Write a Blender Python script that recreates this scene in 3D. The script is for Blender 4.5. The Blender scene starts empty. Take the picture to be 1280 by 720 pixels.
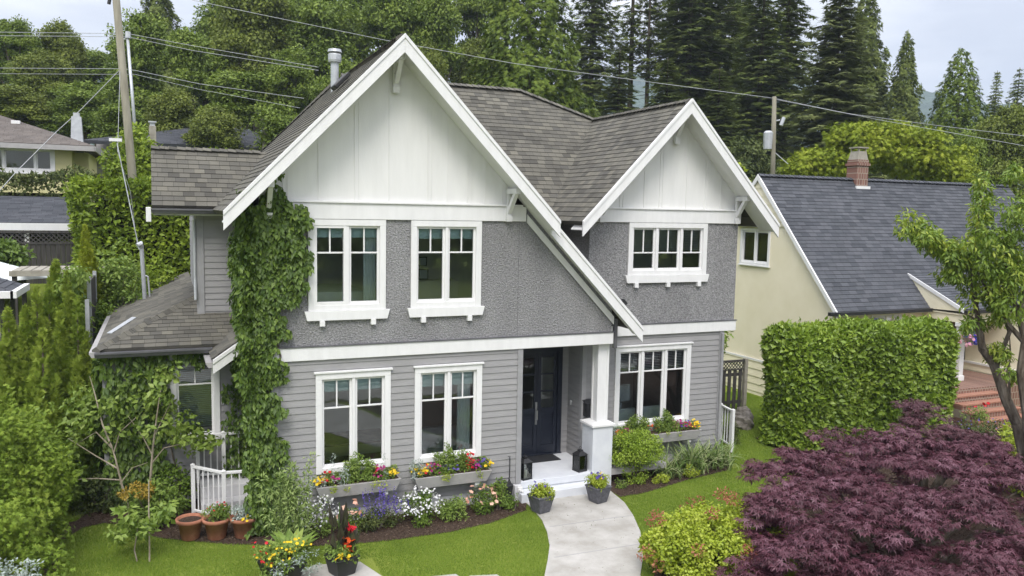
import bpy, bmesh, math, random
import numpy as np
from mathutils import Vector, Matrix

PI = math.pi
R = math.radians
scene = bpy.context.scene
COL = scene.collection

# ------------------------------------------------------------------ camera
FPX, YAW, PIT, ROLL = 1008.4966, R(23.48558), R(5.471817), R(1.064069)
CAM = np.array([-3.85999, -14.27879, 5.38825])
_F = np.array([math.sin(YAW)*math.cos(PIT), math.cos(YAW)*math.cos(PIT), -math.sin(PIT)])
_R0 = np.array([math.cos(YAW), -math.sin(YAW), 0.0])
_U0 = np.cross(_R0, _F)
_Rt = math.cos(ROLL)*_R0 + math.sin(ROLL)*_U0
_Up = -math.sin(ROLL)*_R0 + math.cos(ROLL)*_U0
cd = bpy.data.cameras.new('camera')
cam = bpy.data.objects.new('camera', cd)
COL.objects.link(cam)
scene.camera = cam
m = Matrix.Identity(4)
for i in range(3):
    m[i][0] = _Rt[i]; m[i][1] = _Up[i]; m[i][2] = -_F[i]; m[i][3] = CAM[i]
cam.matrix_world = m
cd.sensor_width = 36.0
cd.lens = FPX/1280*36
cd.clip_start = 0.1
cd.clip_end = 5000

# ------------------------------------------------------------------ world and sun
SUN_EL, SUN_AZ = R(52), R(205)      # azimuth from +Y towards +X
w = bpy.data.worlds.new('World')
scene.world = w
w.use_nodes = True
nt = w.node_tree
bg = nt.nodes['Background']
sky = nt.nodes.new('ShaderNodeTexSky')
sky.sky_type = 'NISHITA'
sky.sun_disc = False
sky.sun_elevation = SUN_EL
sky.sun_rotation = SUN_AZ
sky.altitude = 50
sky.air_density = 1.0
sky.dust_density = 2.0
tc = nt.nodes.new('ShaderNodeTexCoord')
mp = nt.nodes.new('ShaderNodeMapping')
mp.inputs['Scale'].default_value = (1.2, 1.2, 5.0)
nz = nt.nodes.new('ShaderNodeTexNoise')
nz.inputs['Scale'].default_value = 2.6
nz.inputs['Detail'].default_value = 7
nz.inputs['Roughness'].default_value = .55
cr = nt.nodes.new('ShaderNodeValToRGB')
cr.color_ramp.elements[0].position = .40
cr.color_ramp.elements[0].color = (4.1, 4.2, 4.7, 1)
cr.color_ramp.elements[1].position = .68
cr.color_ramp.elements[1].color = (6.9, 6.85, 6.95, 1)
mixc = nt.nodes.new('ShaderNodeMix')
mixc.data_type = 'RGBA'
mixc.inputs['Factor'].default_value = .88
nt.links.new(tc.outputs['Generated'], mp.inputs['Vector'])
nt.links.new(mp.outputs[0], nz.inputs['Vector'])
nt.links.new(nz.outputs['Fac'], cr.inputs[0])
nt.links.new(sky.outputs[0], mixc.inputs['A'])
nt.links.new(cr.outputs[0], mixc.inputs['B'])
# an overcast sky is brighter overhead than at the horizon
sx = nt.nodes.new('ShaderNodeSeparateXYZ'); nt.links.new(tc.outputs['Generated'], sx.inputs[0])
gm = nt.nodes.new('ShaderNodeMapRange'); gm.inputs['From Min'].default_value = 0; gm.inputs['From Max'].default_value = 1
gm.inputs['To Min'].default_value = .45; gm.inputs['To Max'].default_value = 2.3
nt.links.new(sx.outputs[2], gm.inputs['Value'])
vs_ = nt.nodes.new('ShaderNodeVectorMath'); vs_.operation = 'SCALE'
nt.links.new(mixc.outputs['Result'], vs_.inputs[0]); nt.links.new(gm.outputs[0], vs_.inputs['Scale'])
nt.links.new(vs_.outputs[0], bg.inputs['Color'])
bg.inputs['Strength'].default_value = .11

sl = bpy.data.lights.new('sun', 'SUN')
sl.energy = 1.35
sl.angle = R(24)
sl.color = (1.0, .955, .89)
so = bpy.data.objects.new('sun', sl)
COL.objects.link(so)
sd = Vector((math.sin(SUN_AZ)*math.cos(SUN_EL), math.cos(SUN_AZ)*math.cos(SUN_EL), math.sin(SUN_EL)))
so.rotation_euler = (-sd).to_track_quat('-Z', 'Y').to_euler()
so.location = (0, -10, 30)

scene.view_settings.view_transform = 'Standard'
scene.view_settings.look = 'None'
scene.view_settings.exposure = 1.1
scene.view_settings.gamma = 1
scene.view_settings.use_curve_mapping = False

rng = np.random.default_rng(7)
random.seed(7)

# ------------------------------------------------------------------ materials
def nodemat(name):
    mt = bpy.data.materials.new(name)
    mt.use_nodes = True
    return mt, mt.node_tree, mt.node_tree.nodes['Principled BSDF']

def lnk(nt, a, b): nt.links.new(a, b)

def mat(name, c1, c2=None, scale=4.0, rough=.7, bump=0.0, bscale=60.0, spec=.3, metal=0.0, stretch=None, detail=5, dist=.01):
    mt, nt, b = nodemat(name)
    b.inputs['Roughness'].default_value = rough
    b.inputs['Specular IOR Level'].default_value = spec
    b.inputs['Metallic'].default_value = metal
    b.inputs['Base Color'].default_value = (*c1, 1)
    tc = nt.nodes.new('ShaderNodeTexCoord')
    src = tc.outputs['Object']
    if stretch:
        mp = nt.nodes.new('ShaderNodeMapping')
        mp.inputs['Scale'].default_value = stretch
        lnk(nt, src, mp.inputs['Vector']); src = mp.outputs[0]
    if c2 is not None:
        n = nt.nodes.new('ShaderNodeTexNoise')
        n.inputs['Scale'].default_value = scale
        n.inputs['Detail'].default_value = detail
        n.inputs['Roughness'].default_value = .6
        lnk(nt, src, n.inputs['Vector'])
        r = nt.nodes.new('ShaderNodeValToRGB')
        r.color_ramp.elements[0].position = .35
        r.color_ramp.elements[0].color = (*c1, 1)
        r.color_ramp.elements[1].position = .68
        r.color_ramp.elements[1].color = (*c2, 1)
        lnk(nt, n.outputs['Fac'], r.inputs[0])
        lnk(nt, r.outputs[0], b.inputs['Base Color'])
    if bump:
        n2 = nt.nodes.new('ShaderNodeTexNoise')
        n2.inputs['Scale'].default_value = bscale
        n2.inputs['Detail'].default_value = 4
        lnk(nt, src, n2.inputs['Vector'])
        bm_ = nt.nodes.new('ShaderNodeBump')
        bm_.inputs['Strength'].default_value = bump
        bm_.inputs['Distance'].default_value = dist
        lnk(nt, n2.outputs['Fac'], bm_.inputs['Height'])
        lnk(nt, bm_.outputs[0], b.inputs['Normal'])
    return mt

def leafmat(name, stops, rough=.55, spec=.35, trans=.25):
    """per-leaf colour from the face attribute 'tint'"""
    mt, nt, b = nodemat(name)
    b.inputs['Roughness'].default_value = rough
    b.inputs['Specular IOR Level'].default_value = spec
    a = nt.nodes.new('ShaderNodeAttribute')
    a.attribute_name = 'tint'
    r = nt.nodes.new('ShaderNodeValToRGB')
    el = r.color_ramp.elements
    while len(el) < len(stops): el.new(.5)
    for i, s in enumerate(stops):
        el[i].position = s[0] if len(s) == 2 else i/(len(stops)-1)
        el[i].color = (*(s[1] if len(s) == 2 else s), 1)
    lnk(nt, a.outputs['Fac'], r.inputs[0])
    lnk(nt, r.outputs[0], b.inputs['Base Color'])
    if trans:
        t = nt.nodes.new('ShaderNodeBsdfTranslucent')
        lnk(nt, r.outputs[0], t.inputs['Color'])
        mx = nt.nodes.new('ShaderNodeMixShader')
        mx.inputs[0].default_value = trans
        out = nt.nodes['Material Output']
        lnk(nt, b.outputs[0], mx.inputs[1]); lnk(nt, t.outputs[0], mx.inputs[2])
        lnk(nt, mx.outputs[0], out.inputs['Surface'])
    return mt

def shinglemat(name, cols, tab=.3, exp=.14, stain=.25):
    """UV in metres along / up the slope; one colour per shingle tab"""
    mt, nt, b = nodemat(name)
    N = nt.nodes.new
    b.inputs['Roughness'].default_value = .9
    b.inputs['Specular IOR Level'].default_value = .15
    uv = N('ShaderNodeUVMap')
    sp = N('ShaderNodeSeparateXYZ'); lnk(nt, uv.outputs[0], sp.inputs[0])
    def mth(op, a, bb=None):
        n = N('ShaderNodeMath'); n.operation = op
        for i, s in enumerate((a, bb)):
            if s is None: continue
            if isinstance(s, (int, float)): n.inputs[i].default_value = s
            else: lnk(nt, s, n.inputs[i])
        return n.outputs[0]
    row = mth('FLOOR', mth('DIVIDE', sp.outputs[1], exp))
    wn = N('ShaderNodeTexWhiteNoise'); wn.noise_dimensions = '1D'; lnk(nt, row, wn.inputs['W'])
    uu = mth('ADD', mth('DIVIDE', sp.outputs[0], tab), mth('MULTIPLY', wn.outputs['Value'], 7.0))
    colm = mth('FLOOR', uu)
    cb = N('ShaderNodeCombineXYZ'); lnk(nt, colm, cb.inputs[0]); lnk(nt, row, cb.inputs[1])
    w2 = N('ShaderNodeTexWhiteNoise'); w2.noise_dimensions = '2D'; lnk(nt, cb.outputs[0], w2.inputs['Vector'])
    r = N('ShaderNodeValToRGB'); el = r.color_ramp.elements
    while len(el) < len(cols): el.new(.5)
    for i, c in enumerate(cols):
        el[i].position = i/(len(cols)-1); el[i].color = (*c, 1)
    lnk(nt, w2.outputs['Value'], r.inputs[0])
    fr = mth('FRACT', uu)
    gap = mth('LESS_THAN', fr, .045)
    # granules and weathering
    tcn = N('ShaderNodeTexCoord')
    n1 = N('ShaderNodeTexNoise'); n1.inputs['Scale'].default_value = 1.1; n1.inputs['Detail'].default_value = 4
    lnk(nt, tcn.outputs['Object'], n1.inputs['Vector'])
    n2 = N('ShaderNodeTexNoise'); n2.inputs['Scale'].default_value = 90; n2.inputs['Detail'].default_value = 2
    lnk(nt, tcn.outputs['Object'], n2.inputs['Vector'])
    k = mth('ADD', mth('MULTIPLY', n1.outputs['Fac'], stain*2), 1-stain)
    k = mth('MULTIPLY', k, mth('ADD', mth('MULTIPLY', n2.outputs['Fac'], .7), .65))
    k = mth('MULTIPLY', k, mth('SUBTRACT', 1.0, mth('MULTIPLY', gap, .45)))
    mx = N('ShaderNodeVectorMath'); mx.operation = 'SCALE'
    lnk(nt, r.outputs[0], mx.inputs[0]); lnk(nt, k, mx.inputs['Scale'])
    lnk(nt, mx.outputs[0], b.inputs['Base Color'])
    bp_ = N('ShaderNodeBump'); bp_.inputs['Strength'].default_value = .5; bp_.inputs['Distance'].default_value = .006
    lnk(nt, mth('ADD', n2.outputs['Fac'], w2.outputs['Value']), bp_.inputs['Height'])
    lnk(nt, bp_.outputs[0], b.inputs['Normal'])
    return mt

def glassmat(name, tint=(.9, .95, .95), refl=.10):
    mt, nt, b = nodemat(name)
    nt.nodes.remove(b)
    N = nt.nodes.new
    t = N('ShaderNodeBsdfTransparent'); t.inputs['Color'].default_value = (*tint, 1)
    g = N('ShaderNodeBsdfGlossy'); g.inputs['Roughness'].default_value = .02
    fz = N('ShaderNodeFresnel'); fz.inputs['IOR'].default_value = 1.5
    ad = N('ShaderNodeMath'); ad.operation = 'ADD'; ad.inputs[1].default_value = refl*.35
    lnk(nt, fz.outputs[0], ad.inputs[0])
    tn = N('ShaderNodeTexNoise'); tn.inputs['Scale'].default_value = 1.6
    tcn = N('ShaderNodeTexCoord'); lnk(nt, tcn.outputs['Object'], tn.inputs['Vector'])
    bp_ = N('ShaderNodeBump'); bp_.inputs['Strength'].default_value = .12; bp_.inputs['Distance'].default_value = .02
    lnk(nt, tn.outputs['Fac'], bp_.inputs['Height']); lnk(nt, bp_.outputs[0], g.inputs['Normal'])
    mx = N('ShaderNodeMixShader')
    lnk(nt, ad.outputs[0], mx.inputs[0]); lnk(nt, t.outputs[0], mx.inputs[1]); lnk(nt, g.outputs[0], mx.inputs[2])
    lnk(nt, mx.outputs[0], nt.nodes['Material Output'].inputs['Surface'])
    return mt

M = {}
M['white'] = mat('white_paint', (.70, .70, .70), (.76, .76, .76), 3.5, .5, .15, 30, .35, stretch=(2.2, 2.2, .5), detail=9)
M['cream_white'] = mat('soft_white_paint', (.70, .70, .69), (.75, .75, .74), 2.6, .55, .12, 25, .3, stretch=(2, 2, .35), detail=9)
M['pedestal'] = mat('pale_painted_plaster', (.58, .60, .64), (.66, .68, .71), 3, .6, .2, 50)
M['siding'] = mat('grey_lap_siding', (.275, .272, .275), (.32, .316, .318), 2.2, .6, .25, 22, .25, stretch=(1, 1, 6))
M['stucco'] = None
M['corner'] = mat('grey_trim_paint', (.28, .28, .288), (.33, .33, .338), 3, .55, .15, 30)
M['darktrim'] = mat('dark_grey_gutter', (.09, .09, .1), (.13, .13, .14), 3, .4, .1, 30, .5)
M['found'] = mat('pale_foundation', (.50, .50, .52), (.62, .62, .63), 3, .8, .3, 40)
M['concrete'] = mat('concrete', (.33, .315, .285), (.47, .455, .43), 2.3, .85, .35, 120, .2, detail=12)
M['door'] = mat('navy_door_paint', (.012, .016, .028), (.018, .022, .036), 3, .35, .05, 30, .5)
M['room'] = mat('room_wall', (.68, .64, .58), (.74, .70, .64), 1, .8)
M['roomfloor'] = mat('room_floor', (.12, .08, .05), (.17, .12, .08), 3, .5)
M['furniture'] = mat('furniture', (.10, .08, .06), (.2, .16, .12), 6, .5)
M['fabric'] = mat('pale_fabric', (.5, .52, .55), (.62, .64, .66), 5, .9)
M['curtain'] = mat('sheer_curtain', (.62, .66, .66), (.72, .76, .76), 5, .9)
M['blind'] = mat('blue_grey_shade', (.46, .58, .59), (.52, .64, .64), 5, .8)
M['slat'] = mat('blind_slat', (.74, .76, .76), (.8, .82, .82), 5, .6)
M['glass'] = glassmat('window_glass')
M['steel'] = mat('brushed_steel', (.55, .55, .56), None, 1, .3, 0, 1, .5, 1)
M['galv'] = mat('galvanised_metal', (.42, .44, .46), (.52, .54, .56), 6, .45, .1, 20, .5, .4)
M['black'] = mat('black_metal', (.015, .015, .017), (.025, .025, .027), 6, .45, 0, 1, .5)
M['rubber'] = mat('black_mat', (.02, .021, .024), (.035, .036, .04), 60, .95, .4, 200)
M['soil'] = mat('dark_mulch', (.045, .03, .022), (.12, .085, .065), 30, 1, 1.0, 60, .1, dist=.04, detail=8)
M['terra'] = mat('terracotta', (.30, .12, .07), (.42, .19, .12), 7, .8, .2, 40)
M['slatepot'] = mat('grey_pot', (.075, .075, .085), (.13, .13, .145), 14, .7, .35, 40)
M['boxgrey'] = mat('flower_box_paint', (.33, .32, .32), (.40, .39, .385), 4, .6, .15, 40)
M['rock'] = mat('rock', (.16, .145, .125), (.32, .29, .26), 5, .9, .9, 9, .2, dist=.05)
M['bark'] = mat('bark', (.07, .055, .042), (.19, .165, .135), 9, .95, .9, 28, .1, stretch=(1, 1, .3), dist=.03)
M['palebark'] = mat('pale_bark', (.20, .17, .12), (.40, .35, .28), 9, .9, .5, 40, .1, stretch=(1, 1, .3))
M['pole'] = mat('weathered_pole', (.17, .16, .12), (.27, .255, .2), 5, .9, .4, 30, .1, stretch=(1, 1, .1))
M['yellow'] = mat('pale_yellow_render', (.76, .70, .52), (.82, .76, .59), 1.4, .8, .12, 30)
M['bungyellow'] = mat('bungalow_yellow', (.55, .52, .27), (.62, .58, .33), 1.4, .8, .1, 30)
M['brick'] = None
M['fence'] = mat('grey_brown_timber', (.045, .042, .04), (.085, .08, .075), 5, .85, .3, 30, .2, stretch=(3, 3, .4))
M['deck'] = mat('weathered_timber', (.26, .24, .2), (.36, .34, .29), 5, .85, .3, 30, .2)
M['stem'] = mat('green_stem', (.05, .10, .02), (.08, .14, .04), 10, .6)
M['candle'] = mat('candle_wax', (.75, .70, .52), (.8, .75, .58), 4, .4)
M['wire'] = mat('wire', (.3, .31, .32), (.4, .41, .42), 4, .6)
M['roof'] = shinglemat('brown_grey_shingles', [(.075, .072, .063), (.113, .108, .093), (.142, .135, .113), (.10, .096, .085), (.158, .150, .123), (.088, .085, .077)], .2, .14)
M['roofslate'] = shinglemat('slate_blue_shingles', [(.055, .059, .068), (.075, .08, .09), (.092, .096, .108), (.066, .07, .08)], .3, .145, .2)
M['roofbung'] = shinglemat('far_roof_shingles', [(.12, .105, .095), (.17, .15, .135), (.14, .125, .115)], .3, .17, .2)

def stuccomat():
    mt, nt, b = nodemat('rough_dash_stucco')
    N = nt.nodes.new
    b.inputs['Roughness'].default_value = .95
    b.inputs['Specular IOR Level'].default_value = .1
    tcn = N('ShaderNodeTexCoord')
    v = N('ShaderNodeTexVoronoi'); v.inputs['Scale'].default_value = 46
    n = N('ShaderNodeTexNoise'); n.inputs['Scale'].default_value = 33; n.inputs['Detail'].default_value = 5
    n3 = N('ShaderNodeTexNoise'); n3.inputs['Scale'].default_value = .9; n3.inputs['Detail'].default_value = 4
    for q in (v, n, n3): lnk(nt, tcn.outputs['Object'], q.inputs['Vector'])
    r = N('ShaderNodeValToRGB')
    r.color_ramp.elements[0].position = .3; r.color_ramp.elements[0].color = (.17, .17, .175, 1)
    r.color_ramp.elements[1].position = .7; r.color_ramp.elements[1].color = (.37, .368, .37, 1)
    lnk(nt, n.outputs['Fac'], r.inputs[0])
    sc = N('ShaderNodeVectorMath'); sc.operation = 'SCALE'
    ml = N('ShaderNodeMath'); ml.operation = 'MULTIPLY_ADD'; ml.inputs[1].default_value = .5; ml.inputs[2].default_value = .77
    lnk(nt, n3.outputs['Fac'], ml.inputs[0]); mpz = N('ShaderNodeMapping'); mpz.inputs['Scale'].default_value = (2.4, 2.4, .6); lnk(nt, tcn.outputs['Object'], mpz.inputs['Vector']); lnk(nt, mpz.outputs[0], n3.inputs['Vector'])
    lnk(nt, r.outputs[0], sc.inputs[0]); lnk(nt, ml.outputs[0], sc.inputs['Scale'])
    lnk(nt, sc.outputs[0], b.inputs['Base Color'])
    ad = N('ShaderNodeMath'); ad.operation = 'ADD'
    lnk(nt, v.outputs['Distance'], ad.inputs[0]); lnk(nt, n.outputs['Fac'], ad.inputs[1])
    bp_ = N('ShaderNodeBump'); bp_.inputs['Strength'].default_value = 1.0; bp_.inputs['Distance'].default_value = .02
    lnk(nt, ad.outputs[0], bp_.inputs['Height']); lnk(nt, bp_.outputs[0], b.inputs['Normal'])
    return mt
M['stucco'] = stuccomat()

def brickmat():
    mt, nt, b = nodemat('red_brick')
    N = nt.nodes.new
    b.inputs['Roughness'].default_value = .9
    tcn = N('ShaderNodeTexCoord')
    mp_ = N('ShaderNodeMapping'); mp_.inputs['Rotation'].default_value = (R(90), 0, 0)
    bt = N('ShaderNodeTexBrick')
    bt.inputs['Scale'].default_value = 1
    bt.inputs['Brick Width'].default_value = .11; bt.inputs['Row Height'].default_value = .2
    bt.inputs['Mortar Size'].default_value = .012
    bt.inputs['Color1'].default_value = (.15, .07, .055, 1); bt.inputs['Color2'].default_value = (.23, .12, .09, 1)
    bt.inputs['Mortar'].default_value = (.3, .25, .2, 1)
    lnk(nt, tcn.outputs['Object'], mp_.inputs['Vector']); lnk(nt, mp_.outputs[0], bt.inputs['Vector'])
    lnk(nt, bt.outputs['Color'], b.inputs['Base Color'])
    return mt
M['brick'] = brickmat()
M['brickedge'] = mat('lighter_brick_edge', (.27, .13, .09), (.38, .2, .14), 14, .85, .3, 50)  # tread slabs in a lighter brick than the risers

def lawnmat(name, c1, c2, c3):
    mt, nt, b = nodemat(name)
    N = nt.nodes.new
    b.inputs['Roughness'].default_value = .9; b.inputs['Specular IOR Level'].default_value = .1
    tcn = N('ShaderNodeTexCoord')
    n = N('ShaderNodeTexNoise'); n.inputs['Scale'].default_value = 1.4; n.inputs['Detail'].default_value = 6
    n2 = N('ShaderNodeTexNoise'); n2.inputs['Scale'].default_value = 45; n2.inputs['Detail'].default_value = 3
    lnk(nt, tcn.outputs['Object'], n.inputs['Vector']); lnk(nt, tcn.outputs['Object'], n2.inputs['Vector'])
    r = N('ShaderNodeValToRGB'); r.color_ramp.elements.new(.5)
    for e, c, p in zip(r.color_ramp.elements, (c1, c2, c3), (.3, .5, .72)):
        e.position = p; e.color = (*c, 1)
    a = N('ShaderNodeMath'); a.operation = 'MULTIPLY_ADD'; a.inputs[1].default_value = .45
    lnk(nt, n2.outputs['Fac'], a.inputs[0])
    h = N('ShaderNodeMath'); h.operation = 'MULTIPLY'; h.inputs[1].default_value = .55
    lnk(nt, n.outputs['Fac'], h.inputs[0]); lnk(nt, h.outputs[0], a.inputs[2])
    lnk(nt, a.outputs[0], r.inputs[0]); lnk(nt, r.outputs[0], b.inputs['Base Color'])
    bp_ = N('ShaderNodeBump'); bp_.inputs['Strength'].default_value = .8; bp_.inputs['Distance'].default_value = .02
    lnk(nt, n2.outputs['Fac'], bp_.inputs['Height']); lnk(nt, bp_.outputs[0], b.inputs['Normal'])
    return mt
M['lawn'] = lawnmat('lawn', (.09, .13, .02), (.15, .20, .028), (.24, .27, .06))
M['asphalt'] = mat('asphalt', (.045, .045, .048), (.065, .065, .068), 3, .9, .5, 200)

# ------------------------------------------------------------------ object helpers
def props(o, label=None, cat=None, group=None, kind=None):
    if label: o['label'] = label
    if cat: o['category'] = cat
    if group: o['group'] = group
    if kind: o['kind'] = kind
    return o

def thing(name, label, cat, loc=(0, 0, 0), rz=0, group=None):
    o = bpy.data.objects.new(name, None)
    COL.objects.link(o)
    o.empty_display_size = .2
    o.location = loc; o.rotation_euler = (0, 0, rz)
    return props(o, label, cat, group)

def origin(p):
    v = Vector((0, 0, 0))
    while p is not None:
        v += p.location; p = p.parent
    return v

def link_mesh(name, me, parent=None):
    o = bpy.data.objects.new(name, me)
    COL.objects.link(o)
    if parent is not None: o.parent = parent
    return o

class MB:
    """collects shapes, builds ONE mesh object.  world=True: verts are world coords, parent's location is subtracted"""
    def __init__(s): s.v = []; s.f = []; s.uv = {}; s.T = None; s.smooth = False
    def add(s, vs, fs):
        o = len(s.v)
        if s.T is not None: vs = [tuple(s.T @ Vector(q)) for q in vs]
        s.v += [tuple(q) for q in vs]
        s.f += [tuple(i+o for i in f) for f in fs]
    def box(s, x0, x1, y0, y1, z0, z1):
        s.add([(x0, y0, z0), (x1, y0, z0), (x1, y1, z0), (x0, y1, z0), (x0, y0, z1), (x1, y0, z1), (x1, y1, z1), (x0, y1, z1)],
              [(0, 3, 2, 1), (4, 5, 6, 7), (0, 1, 5, 4), (1, 2, 6, 5), (2, 3, 7, 6), (3, 0, 4, 7)])
        return s
    def frustum(s, b, z0, t, z1):
        """b,t = (x0,x1,y0,y1)"""
        s.add([(b[0], b[2], z0), (b[1], b[2], z0), (b[1], b[3], z0), (b[0], b[3], z0), (t[0], t[2], z1), (t[1], t[2], z1), (t[1], t[3], z1), (t[0], t[3], z1)],
              [(0, 3, 2, 1), (4, 5, 6, 7), (0, 1, 5, 4), (1, 2, 6, 5), (2, 3, 7, 6), (3, 0, 4, 7)])
        return s
    def prism(s, poly, d):
        """poly: 3D points (planar); d: extrusion vector"""
        n = len(poly); d = Vector(d)
        a = [Vector(p) for p in poly]; b = [p+d for p in a]
        nn = Vector((0, 0, 0))
        for i in range(n): nn += a[i].cross(a[(i+1) % n])
        if nn.dot(d) > 0: a, b = b, a
        # a faces away from d
        fs = [tuple(range(n)), tuple(range(2*n-1, n-1, -1))]
        for i in range(n):
            j = (i+1) % n
            fs.append((i, n+i, n+j, j))
        s.add([tuple(p) for p in a+b], fs)
        return s
    def beam(s, p, q, w, h, up=(0, 0, 1)):
        p = Vector(p); q = Vector(q); d = (q-p).normalized(); up = Vector(up)
        sd_ = d.cross(up).normalized(); u = sd_.cross(d)
        a = [p+sd_*x*w/2+u*y*h/2 for x, y in ((-1, -1), (1, -1), (1, 1), (-1, 1))]
        s.prism(a, q-p)
        return s
    def tube(s, pts, rad, n=8, cap=True):
        pts = [Vector(p) for p in pts]
        if isinstance(rad, (int, float)): rad = [rad]*len(pts)
        vs = []; fs = []
        ref = None
        for i, p in enumerate(pts):
            d = (pts[min(i+1, len(pts)-1)]-pts[max(i-1, 0)])
            if d.length < 1e-9: d = Vector((0, 0, 1))
            d.normalize()
            if ref is None: ref = Vector((1, 0, 0)) if abs(d.x) < .9 else Vector((0, 1, 0))
            a = d.cross(ref)
            if a.length < 1e-5: a = d.cross(Vector((0, 1, .3)))
            a.normalize(); b_ = d.cross(a)
            ref = b_.cross(d) if False else ref
            for k in range(n):
                t = 2*PI*k/n
                vs.append(p+(a*math.cos(t)+b_*math.sin(t))*rad[i])
        for i in range(len(pts)-1):
            for k in range(n):
                fs.append((i*n+k, i*n+(k+1) % n, (i+1)*n+(k+1) % n, (i+1)*n+k))
        if cap:
            fs.append(tuple(range(n-1, -1, -1))); fs.append(tuple(range((len(pts)-1)*n, len(pts)*n)))
        s.add(vs, fs)
        return s
    def lathe(s, prof, c=(0, 0, 0), n=20, sq=None):
        """prof: (r,z) list; sq: n=4 gives a square pot"""
        vs = []; fs = []
        for r, z in prof:
            for k in range(n):
                t = 2*PI*(k+.5)/n
                vs.append((c[0]+r*math.cos(t), c[1]+r*math.sin(t), c[2]+z))
        for i in range(len(prof)-1):
            for k in range(n):
                fs.append((i*n+k, i*n+(k+1) % n, (i+1)*n+(k+1) % n, (i+1)*n+k))
        fs.append(tuple(range(n-1, -1, -1))); fs.append(tuple(range((len(prof)-1)*n, len(prof)*n)))
        s.add(vs, fs)
        return s
    def build(s, name, material, parent=None, world=False, bevel=0, smooth=False):
        me = bpy.data.meshes.new(name)
        vs = s.v
        if world and parent is not None:
            o = origin(parent); vs = [(x-o.x, y-o.y, z-o.z) for x, y, z in vs]
        me.from_pydata(vs, [], s.f)
        if s.uv:
            uvl = me.uv_layers.new(name='UVMap')
            for pi, uvs in s.uv.items():
                p = me.polygons[pi]
                for li, q in zip(p.loop_indices, uvs): uvl.data[li].uv = q
        me.materials.append(material)
        if smooth:
            me.polygons.foreach_set('use_smooth', [True]*len(me.polygons))
        me.update()
        ob = link_mesh(name, me, parent)
        if bevel:
            md = ob.modifiers.new('bevel', 'BEVEL'); md.width = bevel; md.segments = 2; md.limit_method = 'ANGLE'
        return ob

def copy_tree(o, parent=None):
    c = o.copy(); COL.objects.link(c)
    if parent is not None: c.parent = parent
    for ch in list(KIDS.get(o.name, [])) or list(o.children):
        copy_tree(ch, c)
    return c
KIDS = {}

# ------------------------------------------------------------------ foliage
def unit(a): return a/np.maximum(np.linalg.norm(a, axis=1, keepdims=True), 1e-9)
TPL = {
 'leaf': ([(0, 0, 0), (.5, .42, .10), (0, 1, -.06), (-.5, .42, .10)], [(0, 1, 2, -1), (0, 2, 3, -1)]),
 'quad': ([(0, 0, 0), (.5, .45, .05), (0, 1, -.05), (-.5, .45, .05)], [(0, 1, 2, 3)]),
 'blade': ([(-.5, 0, 0), (.5, 0, 0), (0, 1, 0)], [(0, 1, 2, -1)]),
}
def _star():
    v = [(0, 0, 0)]; f = []
    angs = [-100, -52, 0, 52, 100]; ln = [.55, .8, 1.0, .8, .55]
    for i, (a, l) in enumerate(zip(angs, ln)):
        b = len(v)
        for da, r_ in ((-17, .38), (0, 1), (17, .38)):
            t = R(a+da); rr = l*r_
            v.append((math.sin(t)*rr, math.cos(t)*rr, -.12*rr if da == 0 else .05))
        f.append((0, b, b+1, b+2))
    return v, f
TPL['star'] = _star()
def _spray():
    v = []; f = []
    for a, l, o in ((-58, .62, .1), (-34, .8, .25), (0, 1, 0), (34, .8, .25), (58, .62, .1), (-48, .5, .5), (48, .5, .5)):
        t = R(a); b = len(v)
        dx, dy = math.sin(t), math.cos(t)
        v += [(dy*.09, o-dx*.09, 0), (-dy*.09, o+dx*.09, 0), (dx*l, o+dy*l*(1-o*.6), -.10*l)]
        f.append((b, b+1, b+2, -1))
    return v, f
TPL['spray'] = _spray()
def _flower(n=5):
    v = [(0, 0, 0)]; f = []
    for i in range(n):
        b = len(v)
        for da, r_ in ((-34, .75), (0, 1), (34, .75)):
            t = R(360/n*i+da); v.append((math.sin(t)*r_, math.cos(t)*r_, .18 if da == 0 else .22))
        f.append((0, b, b+1, b+2))
    return v, f
TPL['flower'] = _flower()

def foliage(name, kind, pos, d, n, L, W, material, parent=None, tint=None, world=False):
    tv, tf = TPL[kind]
    tv = np.array(tv, float); tri = tf[0][-1] == -1 if len(tf[0]) == 4 else True
    fa = np.array([[i for i in f if i >= 0] for f in tf], int)
    N = len(pos)
    pos = np.asarray(pos, float)
    if world and parent is not None:
        pos = pos-np.array(origin(parent))
    d = unit(np.asarray(d, float)); n = np.asarray(n, float)
    n = n-d*np.sum(n*d, axis=1, keepdims=True); n = unit(n+1e-6)
    sdir = np.cross(d, n)
    L = np.broadcast_to(np.asarray(L, float), (N,)); W = np.broadcast_to(np.asarray(W, float), (N,))
    co = (pos[:, None, :] + sdir[:, None, :]*(tv[None, :, 0:1]*W[:, None, None]) + d[:, None, :]*(tv[None, :, 1:2]*L[:, None, None])
          + n[:, None, :]*(tv[None, :, 2:3]*L[:, None, None]))
    k = len(tv); nf, fs = fa.shape
    idx = (fa[None]+(np.arange(N)*k)[:, None, None]).reshape(-1)
    me = bpy.data.meshes.new(name)
    me.vertices.add(N*k); me.vertices.foreach_set('co', co.reshape(-1).astype(np.float32))
    me.loops.add(len(idx)); me.loops.foreach_set('vertex_index', idx.astype(np.int32))
    me.polygons.add(N*nf); me.polygons.foreach_set('loop_start', (np.arange(N*nf)*fs).astype(np.int32))
    if tint is None: tint = rng.random(N)
    at_ = me.attributes.new('tint', 'FLOAT', 'FACE')
    at_.data.foreach_set('value', np.repeat(np.clip(tint, 0, 1), nf).astype(np.float32))
    me.materials.append(material)
    me.update(calc_edges=True)
    return link_mesh(name, me, parent)

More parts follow.
